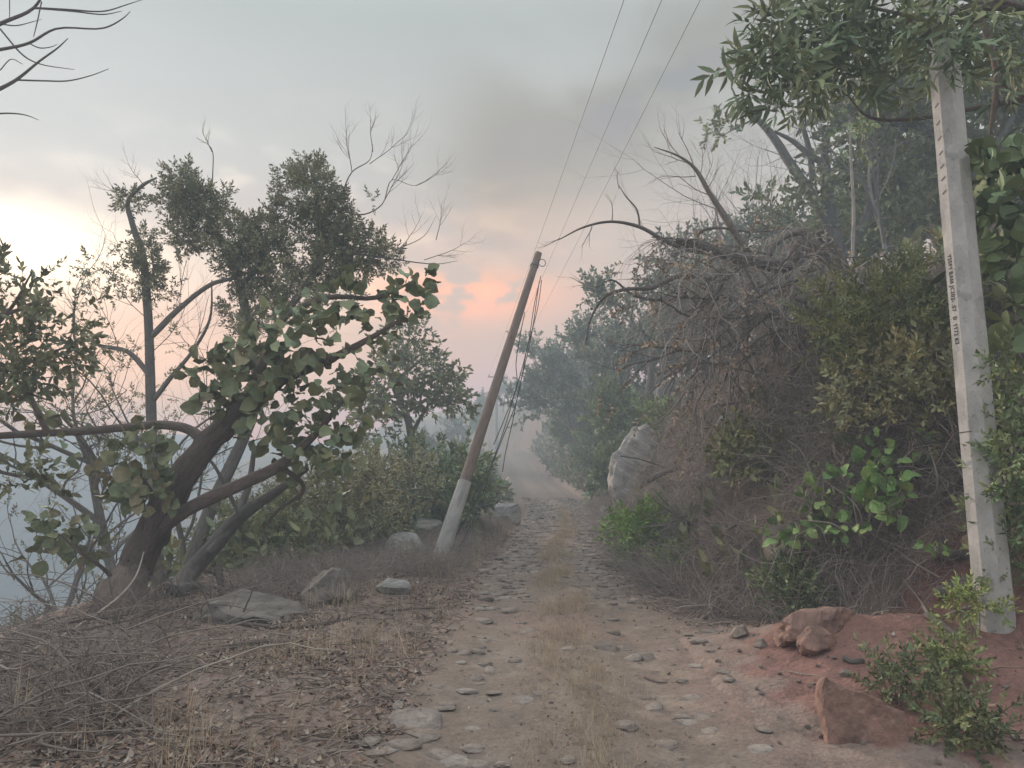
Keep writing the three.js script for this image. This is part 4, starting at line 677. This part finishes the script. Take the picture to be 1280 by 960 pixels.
{
  const tg = 'trees on the hillside above the bank';
  const H = [[1100, 22, 6.4, 'dense small leaved tree behind the forked tree', GREEN.mid], [1180, 17, 6.2, 'leafy tree close behind the concrete pole', GREEN.mid], [1275, 15, 6.6, 'leafy hillside tree right of the concrete pole', GREEN.dark], [1000, 25, 5.6, 'bushy tree rising behind the forked tree and dead tree', GREEN.blue], [945, 24, 4.6, 'low bushy tree right behind the fallen dead tree', GREEN.mid], [880, 27, 6.2, 'round crowned tree above the upper grey boulder', GREEN.blue], [812, 25, 7.4, 'tall blue green tree above the tall pale boulder', GREEN.blue], [770, 31, 7.6, 'hazy tree on the bank where track begins to climb', GREEN.blue], [765, 25, 4.4, 'leafy tree overhanging the track past tall pale boulder', GREEN.mid], [735, 38, 7.8, 'tall hazy tree on the bank halfway up the track', GREEN.blue], [768, 30, 3.6, 'low leafy tree at the bank foot past tall boulder', GREEN.mid], [735, 46, 7.4, 'hazy tree leaning over the climbing track', GREEN.blue], [745, 36, 3.4, 'low dark tree at bank foot along the climb', GREEN.mid], [722, 55, 6.6, 'faint tree beside the bend of the track', GREEN.blue], [728, 44, 3.2, 'low hazy tree hanging over track below the bend', GREEN.mid]];
  H.forEach(([px, d, hh, label, g], i) => { seed = 9000 + i * 131; const b = under(px, 560, d); tree('hillside_tree', label, 'tree', b, { h: hh, r: .05 + hh * .014, sprig: d > 23 ? SPRIG.far : SPRIG.oval, size: d > 23 ? 1.0 : 1.1, per: d < 23 ? 3 : 2, puff: .3, green: g, lean: [R(-.12, .1), R(-.1, .15)], grow: { kids: [8, 5, 4], bare: .25 }, bark: pick([M.barkGrey, M.barkBlue, M.barkDark]) }, tg); });
  const F2 = [[600, 78, 6.6, 'faint spreading tree beside the distant utility pole'], [572, 62, 4.4, 'faint tree on the slope left of distant utility pole'], [648, 84, 4.6, 'faint thin tree at the top of the track'], [668, 80, 4.8, 'faint tree on the inside of the track bend'], [690, 72, 6.4, 'faint tall tree above the track bend'], [680, 88, 4.6, 'faintest tall tree behind the track bend'], [540, 48, 3.6, 'hazy low tree behind the bushes on the drop'], [628, 92, 4.2, 'faintest low tree behind distant utility pole']];
  F2.forEach(([px, d, hh, label], i) => { seed = 7000 + i * 77; const b = under(px, 560, d); if (d < 70) b.y = Math.max(b.y, roadY(d) - 2.2); b.y = h(b.x, b.z); tree('far_tree', label, 'tree', b, { h: hh + Math.max(0, roadY(d) - b.y), r: .05 + hh * .013, sprig: SPRIG.far, size: 1.15, per: 1, puff: .4, green: GREEN.blue, grow: { kids: [6, 4, 3], bare: .45 }, bark: M.barkBlue }, 'hazy trees round the top of the track'); });
  seed = 4242;
}
{ // near tree whose leafy boughs hang in over the concrete pole
  const d = 7.2, base = under(1560, 700, 8), t = thing('overhanging_tree', 'near tree with pointed leaves hanging in over the concrete pole', 'tree', base), list = [], list2 = [];
  part('trunk', limb([base.clone().add(V(0, -.3, 0)), [1560, 500, 8], [1530, 250, 7.8], [1480, 60, 7.6], [1420, -100, 7.4]], [.22, .19, .16, .12, .08], 10), M.barkDark, t);
  for (const [p, r] of [[[[1480, 60, 7.6], [1380, 20, 7.4], [1290, 12, d], [1225, 8, d], [1150, 22, d], [1060, 40, d], [985, 62, d], [940, 80, d]], [.07, .055, .045, .04, .034, .026, .018, .008]], [[[1222, 8, d], [1236, 50, d], [1246, 95, d], [1242, 140, d], [1236, 182, d]], [.03, .03, .032, .026, .014]], [[[1520, 200, 7.7], [1400, 130, 7.4], [1290, 122, d], [1246, 100, d]], [.06, .05, .04, .025]], [[[1290, 122, d], [1220, 135, 7.5], [1150, 148, 7.6], [1085, 146, 7.6], [1060, 120, 7.6]], [.035, .025, .02, .015, .008]], [[[1150, 22, d], [1090, 10, d], [1020, -5, d], [970, -10, d]], [.02, .016, .012, .006]], [[[1060, 40, d], [1030, 70, d], [1010, 100, d], [990, 125, d]], [.014, .011, .008, .005]], [[[1540, 320, 7.8], [1400, 260, 7], [1300, 250, 6.4], [1250, 230, 6.2]], [.06, .045, .03, .015]], [[[1540, 420, 7.8], [1400, 380, 7], [1310, 350, 6.4], [1260, 330, 6.2]], [.05, .04, .03, .012]]]) part('branch', limb(p, r, 7), M.barkDark, t);
  for (const [px, py, r, n] of [[925, 74, 18, 8], [945, 95, 22, 10], [975, 70, 30, 18], [965, 30, 26, 14], [985, 5, 30, 14], [1015, 40, 34, 22], [1010, 90, 30, 18], [990, 120, 22, 9], [1045, 60, 34, 22], [1055, 15, 34, 18], [1085, 45, 34, 22], [1110, 15, 34, 18], [1130, 55, 30, 15], [1155, 25, 30, 14], [1165, 75, 20, 8], [1130, 105, 24, 10], [1060, 100, 26, 11], [1200, 20, 26, 10], [1250, 30, 34, 16], [1280, 60, 34, 14], [1190, 95, 16, 5], [1240, 75, 18, 6], [1090, 85, 24, 10], [1265, 110, 20, 6]]) ball(list, at(px, py, d + R(-.35, .35)), r / F * d, Math.round(n * 1.05), .78, { ry: r * .75 / F * d, hang: .75 });
  for (const [px, py, r, n] of [[1148, 28, 24, 10], [1178, 45, 24, 10], [1196, 12, 24, 10], [1165, 72, 18, 7], [1200, 52, 16, 5], [1218, 25, 20, 7]]) ball(list, at(px, py, 5.9 + R(-.15, .15)), r / F * 5.9, n, .62, { ry: r * .75 / F * 5.9, hang: .75 });
  part('branch', limb([[1290, 12, 7.2], [1240, 0, 6.5], [1195, 15, 5.95], [1160, 40, 5.9], [1140, 55, 5.9]], [.03, .024, .018, .012, .005], 6), M.barkDark, t);
  instanced('foliage', SPRIG.lance, M.leaf, list, t, tinted([.15, .205, .115], .35));
  for (const [px, py, r, n] of [[1255, 205, 34, 13], [1275, 240, 36, 14], [1245, 255, 26, 9], [1265, 285, 30, 11], [1285, 320, 34, 12], [1262, 330, 20, 5], [1285, 190, 30, 10], [1285, 390, 30, 10], [1290, 440, 30, 10], [1235, 225, 16, 4]]) ball(list2, at(px, py, 6.2 + R(-.25, .35)), r / F * 6.2, n, .8, { hang: .35 });
  instanced('broad_foliage', SPRIG.broad, M.leaf, list2, t, tinted([.15, .215, .11], .35));
}
{ // leafy shrub crowding the pole on its right
  const b = under(1345, 800, 6.0), t = thing('pole_shrub', 'tall leafy shrub crowding the right side of concrete pole', 'shrub', b), list = [], st = [];
  for (let i = 0; i < 9; i++) st.push(stick(b.clone().add(V(R(-.2, .2), -.1, R(-.2, .2))), at(R(1245, 1330), R(440, 640), R(5.7, 6.3)), .014, .004, .1, 4));
  for (const s of st) part('stem', s, M.twig, t);
  for (const [px, py, r, n] of [[1268, 470, 26, 22], [1290, 500, 34, 30], [1262, 540, 24, 20], [1285, 570, 34, 30], [1258, 590, 22, 20], [1270, 620, 26, 30], [1252, 650, 22, 24], [1278, 665, 30, 34], [1262, 690, 22, 20], [1290, 710, 30, 24], [1240, 640, 10, 5], [1232, 600, 8, 3], [1285, 620, 30, 26]]) ball(list, at(px, py, 5.95 + R(-.2, .2)), r / F * 6, n, .78, { ry: r / F * 6, hang: .3 });
  instanced('foliage', SPRIG.small, M.leaf, list, t, tinted([.16, .22, .105], .35));
}
// ---------------------------------------------------------------- bank shrubs and plants
{
  const P = (px, py, d) => { const g = onGround(px, py); return g; };
  shrub('shrub', 'bright green low shrub at the foot of tall pale boulder', onGround(815, 705), { w: 1.3, h: 1.15, n: 460, sprig: SPRIG.small, size: .95, green: [0.195, 0.305, 0.078], lumps: 10 });
  shrub('shrub', 'small bright green shrub spilling onto track edge by the cut stump', onGround(843, 728), { w: .7, h: .5, n: 200, sprig: SPRIG.small, size: .8, green: [0.195, 0.286, 0.085], lumps: 6 });
  shrub('shrub', 'upright green shrub growing on the bank above tall pale boulder', onGround(832, 560), { w: 1.2, h: 1.4, n: 320, sprig: SPRIG.oval, size: .7, green: [0.182, 0.234, 0.085], lumps: 8 });
  shrub('shrub', 'yellow green shrub beneath the veil of dry vines', onGround(950, 600), { w: 1.15, h: .95, n: 260, sprig: SPRIG.oval, size: .62, green: [.21, .235, .11], lumps: 8 });
  shrub('shrub', 'dark green low shrub behind the long red boulder', onGround(992, 772), { w: .7, h: .5, n: 260, sprig: SPRIG.tiny, size: 1.2, green: [0.130, 0.176, 0.085], lumps: 7 });
  shrub('shrub', 'light green leafy sprays under the dead limb beside white sapling', onGround(1085, 480), { w: .9, h: .9, n: 120, sprig: SPRIG.oval, size: .6, green: [0.260, 0.325, 0.091], lumps: 5 });
  shrub('shrub', 'shadowy green shrub on the bank behind concrete pole', onGround(1150, 560), { w: 1.7, h: 1.3, n: 330, sprig: SPRIG.small, size: 1, green: GREEN.olive, lumps: 9 });
  shrub('shrub', 'feathery olive shrub between white sapling and concrete pole', onGround(1125, 480), { w: 1.9, h: 1.6, n: 420, sprig: SPRIG.feather, size: 1.1, green: [0.169, 0.195, 0.085], lumps: 9 });
  shrub('shrub', 'wide olive shrub on the bank left of the hanging vines', onGround(775, 585), { w: 1.8, h: 1.7, n: 420, sprig: SPRIG.small, size: 1.1, green: GREEN.olive, lumps: 10 });
  shrub('shrub', 'leafy shrub draped over the bank above the track edge', onGround(745, 600), { w: 2.4, h: 2.2, n: 480, sprig: SPRIG.oval, size: .9, green: GREEN.mid, lumps: 10 });
  shrub('weed', 'leafy green weed on the red earth behind red slab', onGround(1128, 885), { w: .4, h: .4, n: 85, sprig: SPRIG.small, size: .55, green: [.12, .155, .075], lumps: 7, sr: .006 });
  shrub('weed', 'bushy green weed right of the red slab', onGround(1215, 935), { w: .44, h: .36, n: 95, sprig: SPRIG.tiny, size: .9, green: [.125, .155, .075], lumps: 7, sr: .006 });
  shrub('weed', 'thin green weed growing against the concrete pole foot', onGround(1218, 800), { w: .35, h: .5, n: 50, sprig: SPRIG.small, size: .6, green: [0.221, 0.286, 0.091], lumps: 5, sr: .005 });
  shrub('weed', 'scraggly weed between bushy weed and concrete pole', onGround(1190, 860), { w: .4, h: .32, n: 70, sprig: SPRIG.tiny, size: .9, green: [0.156, 0.208, 0.078], lumps: 5, sr: .005 });
}
{ // sapling with broad leaves
  const mats = [leafM(.21, .35, .105, texLeaf), leafM(.26, .40, .125, texLeaf), leafM(.17, .28, .095, texLeaf), leafM(.33, .44, .14, texLeaf)];
  const mk = (name, label, base, d, stems, cl, size) => { const t = thing(name, label, 'plant', base); for (const s of stems) part('stem', limb([base.clone().add(V(0, -.05, 0)), ...s.map(q => front(q[0], q[1], .55))], [.014, .01, .006], 5, .05), M.twig, t); const bud = { n: 200 }; for (const [px, py, r, n] of cl) leafCluster(t, front(px, py, R(.45, .75)), r / F * d, Math.round(n * 1.5), size * R(.85, 1.15), mats, bud, []); return t; };
  const d = 7.7;
  mk('broad_leaved_sapling', 'bright green broad leaved sapling above the red earth mound', onGround(1075, 715), d, [[[1075, 640, d], [1030, 600, d]], [[1090, 630, d], [1095, 560, d]], [[1050, 660, d], [1000, 650, d]], [[1110, 640, d], [1130, 605, d]]], [[1020, 620, 22, 9], [1000, 660, 24, 11], [1030, 660, 22, 9], [1045, 625, 16, 6], [1095, 560, 18, 8], [1105, 585, 20, 9], [1110, 615, 22, 10], [1095, 640, 22, 10], [1130, 605, 14, 5], [965, 660, 10, 3], [985, 680, 14, 4], [1060, 660, 16, 5], [1080, 600, 18, 6], [1050, 600, 16, 5]], .68);
  mk('seedling', 'small green seedling beside the cut log end', onGround(1170, 700), 7.6, [[[1170, 690, 7.6], [1168, 682, 7.6]]], [[1168, 680, 13, 9]], .5);
  mk('drooping_plant', 'single pale green leafy shoot left of concrete pole', onGround(1165, 650), 7.9, [[[1172, 600, 7.9], [1160, 556, -.12]]], [[1155, 556, 14, 5]], .5);
}
{ // stiff dry rosette and a cut stump
  const b = onGround(858, 672), t = thing('dry_rosette_plant', 'dry rosette of stiff narrow leaves on the bank edge', 'plant', b), g = leafGeo(.75, .05, lance, .3, .15, 6), m = std(lin(.17, .155, .12), .9);
  for (let i = 0; i < 26; i++) { const a = R(0, 6.3), o = new THREE.Mesh(g, m); o.name = 'leaf'; o.quaternion.copy(qAlong(V(Math.cos(a), R(-.35, 1.1), Math.sin(a) + .3))); o.scale.setScalar(R(.6, 1.1)); o.position.set(0, .25, 0); t.add(o); }
  part('stem', stick(b.clone().add(V(0, -.2, 0)), b.clone().add(V(0, .3, 0)), .07, .05, .02), M.twigDark, t);
}
{ const b = onGround(869, 712), t = thing('cut_stump', 'pale splintered stump standing at the bank foot', 'stump', b); part('trunk', limb([b.clone().add(V(0, -.1, 0)), b.clone().add(V(.01, .15, 0)), b.clone().add(V(.0, .36, 0)), b.clone().add(V(-.02, .52, 0))], [.075, .065, .05, .012], 8, .3), bark(.46, .34, .26), t); }
// cut logs by the concrete pole
function log(label, a, b, r) { const base = a.clone(), t = thing('cut_log', label, 'log', base); const ax = b.clone().sub(a).normalize(); part('bark', tube([a, a.clone().lerp(b, .33).add(V(0, .01, 0)), a.clone().lerp(b, .66), b], [r, r * 1.03, r * .96, r * .94], 12, .08), M.barkGrey, t); for (const [p, s] of [[a, -1], [b, 1]]) { const c = new THREE.CylinderGeometry(r * .93, r * .93, .006, 14); c.applyQuaternion(new THREE.Quaternion().setFromUnitVectors(UPV, ax)); c.translate(p.x + ax.x * s * .004, p.y + ax.y * s * .004, p.z + ax.z * s * .004); part('cut_face', c, M.cutWood, t); } return t; }
{
  const c = front(1212, 678, .25); log('cut log showing its pale sawn end beside concrete pole', c, c.clone().add(V(.75, .12, -.75)), .075);
  const a = front(1170, 742, .12), b = front(1222, 722, .2); log('thin grey log lying above the mound behind concrete pole', a, b.clone().add(V(.5, .1, -.1)), .05);
  const e = front(1165, 690, .12), f = front(1215, 702, .2); log('slim grey log lying under the sawn log', e, f.clone().add(V(.5, -.02, .1)), .035);
}
// sticks lying about, each its own thing
{
  const S = (label, pts, r, m = M.deadWood, name = 'fallen_branch') => { const P = pts.map(p => p.length === 2 ? onGround(...p).add(V(0, r[0] * .8, 0)) : p[2] < 0 ? front(p[0], p[1], -p[2]) : at(...p)), g = limb(P, r, 6, .12); return single(name, g, m, label, 'branch', P[0].clone()); };
  S('thick grey stick lying on the mound at the pole foot', [[1158, 774], [1178, 786], [1200, 800]], [.026, .024, .022]);
  S('pale thin stick running up from the mound to concrete pole', [[1170, 778], [1200, 768], [1222, 756, -.12]], [.013, .012, .01], M.paleStick);
  S('long forked dry stick leaning between sapling and concrete pole', [[1135, 655, -.12], [1160, 640, -.12], [1185, 612, -.12], [1210, 590, -.12]], [.008, .014, .014, .012]);
  S('pale dry stick lying under the small seedling', [[1112, 682, -.12], [1140, 702, -.12], [1175, 722, -.12]], [.013, .012, .007], M.paleStick);
  S('thin dry stick slanting down to the mound', [[1128, 722, -.12], [1148, 748, -.12], [1166, 778, -.12]], [.006, .008, .009], M.paleStick);
  S('short broken stick on the red earth before red boulder', [[1055, 829], [1066, 831], [1080, 833]], [.02, .02, .018], M.deadWood);
  S('thin pale twig lying across red earth', [[985, 840], [1015, 845], [1050, 849]], [.004, .004, .003], M.paleStick);
  S('dark charred stick on the left slope of litter', [[290, 812], [335, 806], [362, 808]], [.03, .026, .018], M.twigDark);
  S('short black stick at the edge of the litter', [[440, 806], [455, 804], [470, 808]], [.022, .02, .012], M.twigDark);
  S('dark twig lying in the left wheel rut', [[622, 736], [640, 738], [656, 737]], [.014, .014, .01], M.twigDark);
  S('dark twig lying in the right wheel rut', [[806, 850], [822, 856], [834, 858]], [.014, .012, .008], M.twigDark);
  S('long black branch lying across the litter towards leaning pole', [[235, 775], [300, 782], [370, 787], [440, 775], [500, 766], [552, 762]], [.022, .022, .018, .016, .012, .006], M.twigDark);
  S('long pale bent branch rising across the brush heap', [[-30, 838, 5.6], [60, 805, 6.4], [110, 775, 7], [150, 745, 7.6], [170, 720, 8], [180, 690, 8.4]], [.016, .016, .014, .012, .01, .006], M.paleStick);
  S('pale branch lying on the litter below the brush heap', [[60, 860], [110, 856], [165, 848]], [.018, .016, .008], M.paleStick);
  S('curved pale stick at the near end of brush heap', [[0, 950], [45, 942], [90, 944], [130, 958]], [.008, .008, .007, .005], M.paleStick);
  S('broken pole jutting from the bank beside tall boulder', [[810, 601, 13.8], [828, 592, 14], [850, 584, 14.2]], [.05, .045, .04], M.twigDark);
  S('thin dark stem stretched before the tall boulder', [[775, 570, 14.2], [800, 574, 14.2], [830, 584, 14.3]], [.012, .012, .01], M.twigDark);
}
// roots, stubs and brushwood heaped under the crooked tree
{
  const b = onGround(70, 850), t = thing('brush_heap', 'heap of dry grey brushwood under the crooked tree', 'brushwood', b);
  for (let i = 0; i < 90; i++) {
    const near = i < 66, g = near ? onGround(R(-40, 170) , R(745, 900)) : onGround(R(-20, 150), R(850, 955)); if (near && g.x > -2.4) continue;
    const a = R(-.7, .7), L = R(.4, 1.5), d = V(Math.cos(a) * (rnd() < .5 ? -1 : 1), R(-.05, .4), Math.sin(a)); const p0 = g.clone().add(V(0, R(0, near ? .28 : .08), 0)), p1 = p0.clone().addScaledVector(d, L); p1.y = Math.max(p1.y, h(p1.x, p1.z) + .02);
    part('branch', stick(p0, p1, R(.004, .011), R(.0015, .004), .16, 5), rnd() < .12 ? M.paleStick : rnd() < .65 ? M.twig : M.deadWood, t);
  }
  for (let i = 0; i < 60; i++) { const g = onGround(R(130, 300), R(735, 790)); const p1 = g.clone().add(V(R(-.4, .4), R(.05, .5), R(-.3, .3))); part('branch', stick(g, p1, R(.005, .014), .003, .2, 5), rnd() < .5 ? M.deadWood : M.twig, t); }
  const tw = []; for (let i = 0; i < 1000; i++) { const g = onGround(R(-30, 220), R(735, 940)), k = g.x < -2.3 ? 1 : .3; if (rnd() > k) continue; const p0 = g.add(V(0, R(0, .22), 0)); tw.push(stick(p0, p0.clone().add(V(R(-.4, .4), R(-.05, .35), R(-.3, .3))), R(.002, .006), .0015, .2, 3, 4)); }
  part('twigs', tw, M.twig, t).userData.kind = 'stuff';
}
// ---------------------------------------------------------------- ground cover nobody could count
{
  const curl = leafGeo(.06, .032, ellip, .35, .4, 3); curl.rotateX(Math.PI / 2);
  const list = [], pal = [[.28, .18, .13], [.33, .23, .165], [.22, .14, .10], [.39, .29, .215], [.18, .125, .10], [.30, .235, .195], [.43, .355, .29], [.26, .15, .105]];
  const add = (x, z, sMin = .35, sMax = 1.0) => { const c = pick(pal), k = R(.7, 1.1); list.push({ p: V(x, h(x, z) + R(.004, .02), z), q: new THREE.Quaternion().setFromEuler(new THREE.Euler(R(-.3, .3), R(0, 6.3), R(-.3, .3))), s: R(sMin, sMax), c: [c[0] * k, c[1] * k, c[2] * k] }); };
  for (let i = 0; i < 60000; i++) { const d = 3.2 + 14 * rnd() ** 1.4, u = -1.0 - 4.4 * rnd(), x = u + roadX(d); const dens = .1 + .9 * sst(-.15, .22, fbm(x * .9, -d * .9, 55, 4)); if (rnd() < dens * sst(-.9, -1.5, u) + .05) add(x, -d); }
  for (let i = 0; i < 20000; i++) { const d = 3.5 + 16 * rnd() ** 1.3, s = R(-.8, 4), x = roadX(d) + bankFoot(d) + s; if (d < 7.4 && x < 4.6 && mound(x, d) > .06 && d > 4.6 && rnd() < .9) continue; add(x, -d); }
  for (let i = 0; i < 5000; i++) { const d = 3 + 14 * rnd() ** 1.3, x = roadX(d) + gauss() * .8; if (rnd() < .25 + .9 * Math.exp(-(((x - roadX(d)) / .3) ** 2))) add(x, -d, .2, .55); }
  instanced('leaf_litter', curl, M.dryLeaf, list, scene).userData.label = 'dry brown fallen leaves covering the ground';
  const tw = tube([V(-.12, 0, 0), V(-.03, .012, .01), V(.05, 0, -.008), V(.13, .01, .01)], [.004, .0038, .003, .002], 3), tl = [];
  for (let i = 0; i < 7000; i++) { const d = 3.2 + 15 * rnd() ** 1.4, left = rnd() < .62, u = left ? -1.1 - 4.2 * rnd() : bankFoot(d) - .7 + 3.5 * rnd(), x = roadX(d) + u; if (!left && d < 7.4 && x < 4.4 && rnd() < .85) continue; tl.push({ p: V(x, h(x, -d) + R(.005, .03), -d), q: new THREE.Quaternion().setFromEuler(new THREE.Euler(R(-.25, .25), R(0, 6.3), R(-.25, .25))), s: V(R(.4, 1.8), R(.6, 1.6), R(.6, 1.6)) }); }
  instanced('twig_litter', tw, M.dryLeaf, tl, scene, () => { const k = R(.5, 1.3); return [.27 * k, .21 * k, .175 * k]; }).userData.label = 'dry twigs strewn over the ground';
}
{
  const tuft = (n, L, sd, lean) => { const keep = seed; seed = sd; const list = []; for (let i = 0; i < n; i++) { const a = R(0, 6.3), g = leafGeo(L * R(.5, 1.2), .0045, t => 1 - t * .85, .2, R(.2, 1.3), 4); g.rotateX(R(-.1, lean)).rotateY(a); g.translate(Math.cos(a) * .09 * rnd(), 0, Math.sin(a) * .09 * rnd()); list.push(g); } seed = keep; return mergeGeometries(list); };
  const straw = tuft(9, .27, 77, 1.25), list = [], tall = [];
  const tint = () => { const k = R(.7, 1.2); return [.50 * k, .39 * k, .27 * k]; };
  for (let i = 0; i < 7500; i++) { const d = 3.2 + 26 * rnd() ** 1.2, u = .02 + gauss() * .3, x = roadX(d) + u; if (rnd() < sst(-.14, .24, fbm(x * 1.2, -d * .7, 66, 3)) * (.5 + .5 * sst(5, 9, d))) list.push({ p: V(x, h(x, -d) + .005, -d), q: new THREE.Quaternion().setFromAxisAngle(UPV, R(0, 6.3)), s: R(.2, .62) }); }
  for (let i = 0; i < 2600; i++) { const d = 4 + 26 * rnd(), u = -1.25 - 3.2 * rnd() ** 1.3, x = roadX(d) + u; if (rnd() < sst(0, .25, fbm(x * .9, -d * .9, 67, 3)) * .8 + (d > 11 ? .35 : 0)) list.push({ p: V(x, h(x, -d), -d), q: new THREE.Quaternion().setFromAxisAngle(UPV, R(0, 6.3)), s: R(.5, 1.3) }); }
  instanced('dry_grass', straw, M.dryLeaf, list, scene, tint).userData.label = 'dry straw coloured grass along the middle and edges of the track';
  // tangles of dry stems over the bank and round the foot of the leaning pole
  const tangle = (sd) => { const keep = seed; seed = sd; const l = []; for (let i = 0; i < 22; i++) { const a = R(0, 6.3), P = [V(R(-.15, .15), -.02, R(-.15, .15))]; const D = V(Math.cos(a) * .6, R(.4, 1.2), Math.sin(a) * .6); for (let k = 0; k < 6; k++) { D.add(rdir().multiplyScalar(.45)).add(V(0, -.22, 0)).normalize(); P.push(P[k].clone().addScaledVector(D, R(.06, .14))); } const r = R(.0018, .0045); l.push(tube(P, P.map((_, k) => r * (1 - .1 * k)), 3)); } seed = keep; return mergeGeometries(l); };
  const tg = [], t2 = [];
  for (let i = 0; i < 2700; i++) { const d = 6.8 + 24 * rnd() ** 1.3, s = -.25 + 5.5 * rnd() ** 1.4, x = roadX(d) + bankFoot(d) + s; if (mound(x, d) > .1 && x < 4.4) continue; tg.push({ p: V(x, h(x, -d), -d), q: new THREE.Quaternion().setFromEuler(new THREE.Euler(R(-.3, .3), R(0, 6.3), R(-.1, .7))), s: R(.6, 1.7) }); }
  for (let i = 0; i < 420; i++) { const d = R(6.7, 9.6), x = R(3.2, 6.2); if (mound(x, d) > .28) continue; tg.push({ p: V(x, h(x, -d), -d), q: new THREE.Quaternion().setFromEuler(new THREE.Euler(R(-.4, .4), R(0, 6.3), R(0, .9))), s: R(.6, 1.4) }); }
  for (let i = 0; i < 900; i++) { const d = 9 + 12 * rnd(), u = -1.5 - 2.6 * rnd(), x = roadX(d) + u; if (d < 11 && u > -2.6) continue; tg.push({ p: V(x, h(x, -d), -d), q: new THREE.Quaternion().setFromAxisAngle(UPV, R(0, 6.3)), s: R(.5, 1.1) }); }
  instanced('dry_undergrowth', tangle(31), M.dryLeaf, tg, scene, () => { const k = R(.6, 1.25); return [.36 * k, .295 * k, .26 * k]; }).userData.label = 'tangled dry stems covering the bank and verge';
  for (let i = 0; i < 3600; i++) { const d = 8 + 62 * rnd() ** 1.5, s = .1 + 9 * rnd() ** 1.5, x = roadX(d) + bankFoot(d) + s; if (rnd() < .12 + .7 * sst(.0, .25, fbm(x * .6, -d * .6, 88, 3)) + (d > 22 ? .5 : 0)) t2.push({ p: V(x, h(x, -d) + R(0, .35), -d), q: qAlong(V(R(-.8, .3), 1, R(-.3, .8))), s: R(.8, 1.7) * (d > 25 ? 1.5 : 1) }); }
  for (let i = 0; i < 1500; i++) { const d = 12 + 60 * rnd(), u = -shoulder(d) - 3 * rnd() + 1.2, x = roadX(d) + u; t2.push({ p: V(x, h(x, -d) + R(0, .3), -d), q: qAlong(V(R(-.4, .4), 1, R(-.4, .4))), s: R(.8, 1.8) }); }
  instanced('bank_weeds', SPRIG.oval, M.leaf, t2, scene, tinted([.185, .215, .12], .45)).userData.label = 'low green weeds scattered over the bank';
}
scene.updateMatrixWorld();
renderer.render(scene, camera);
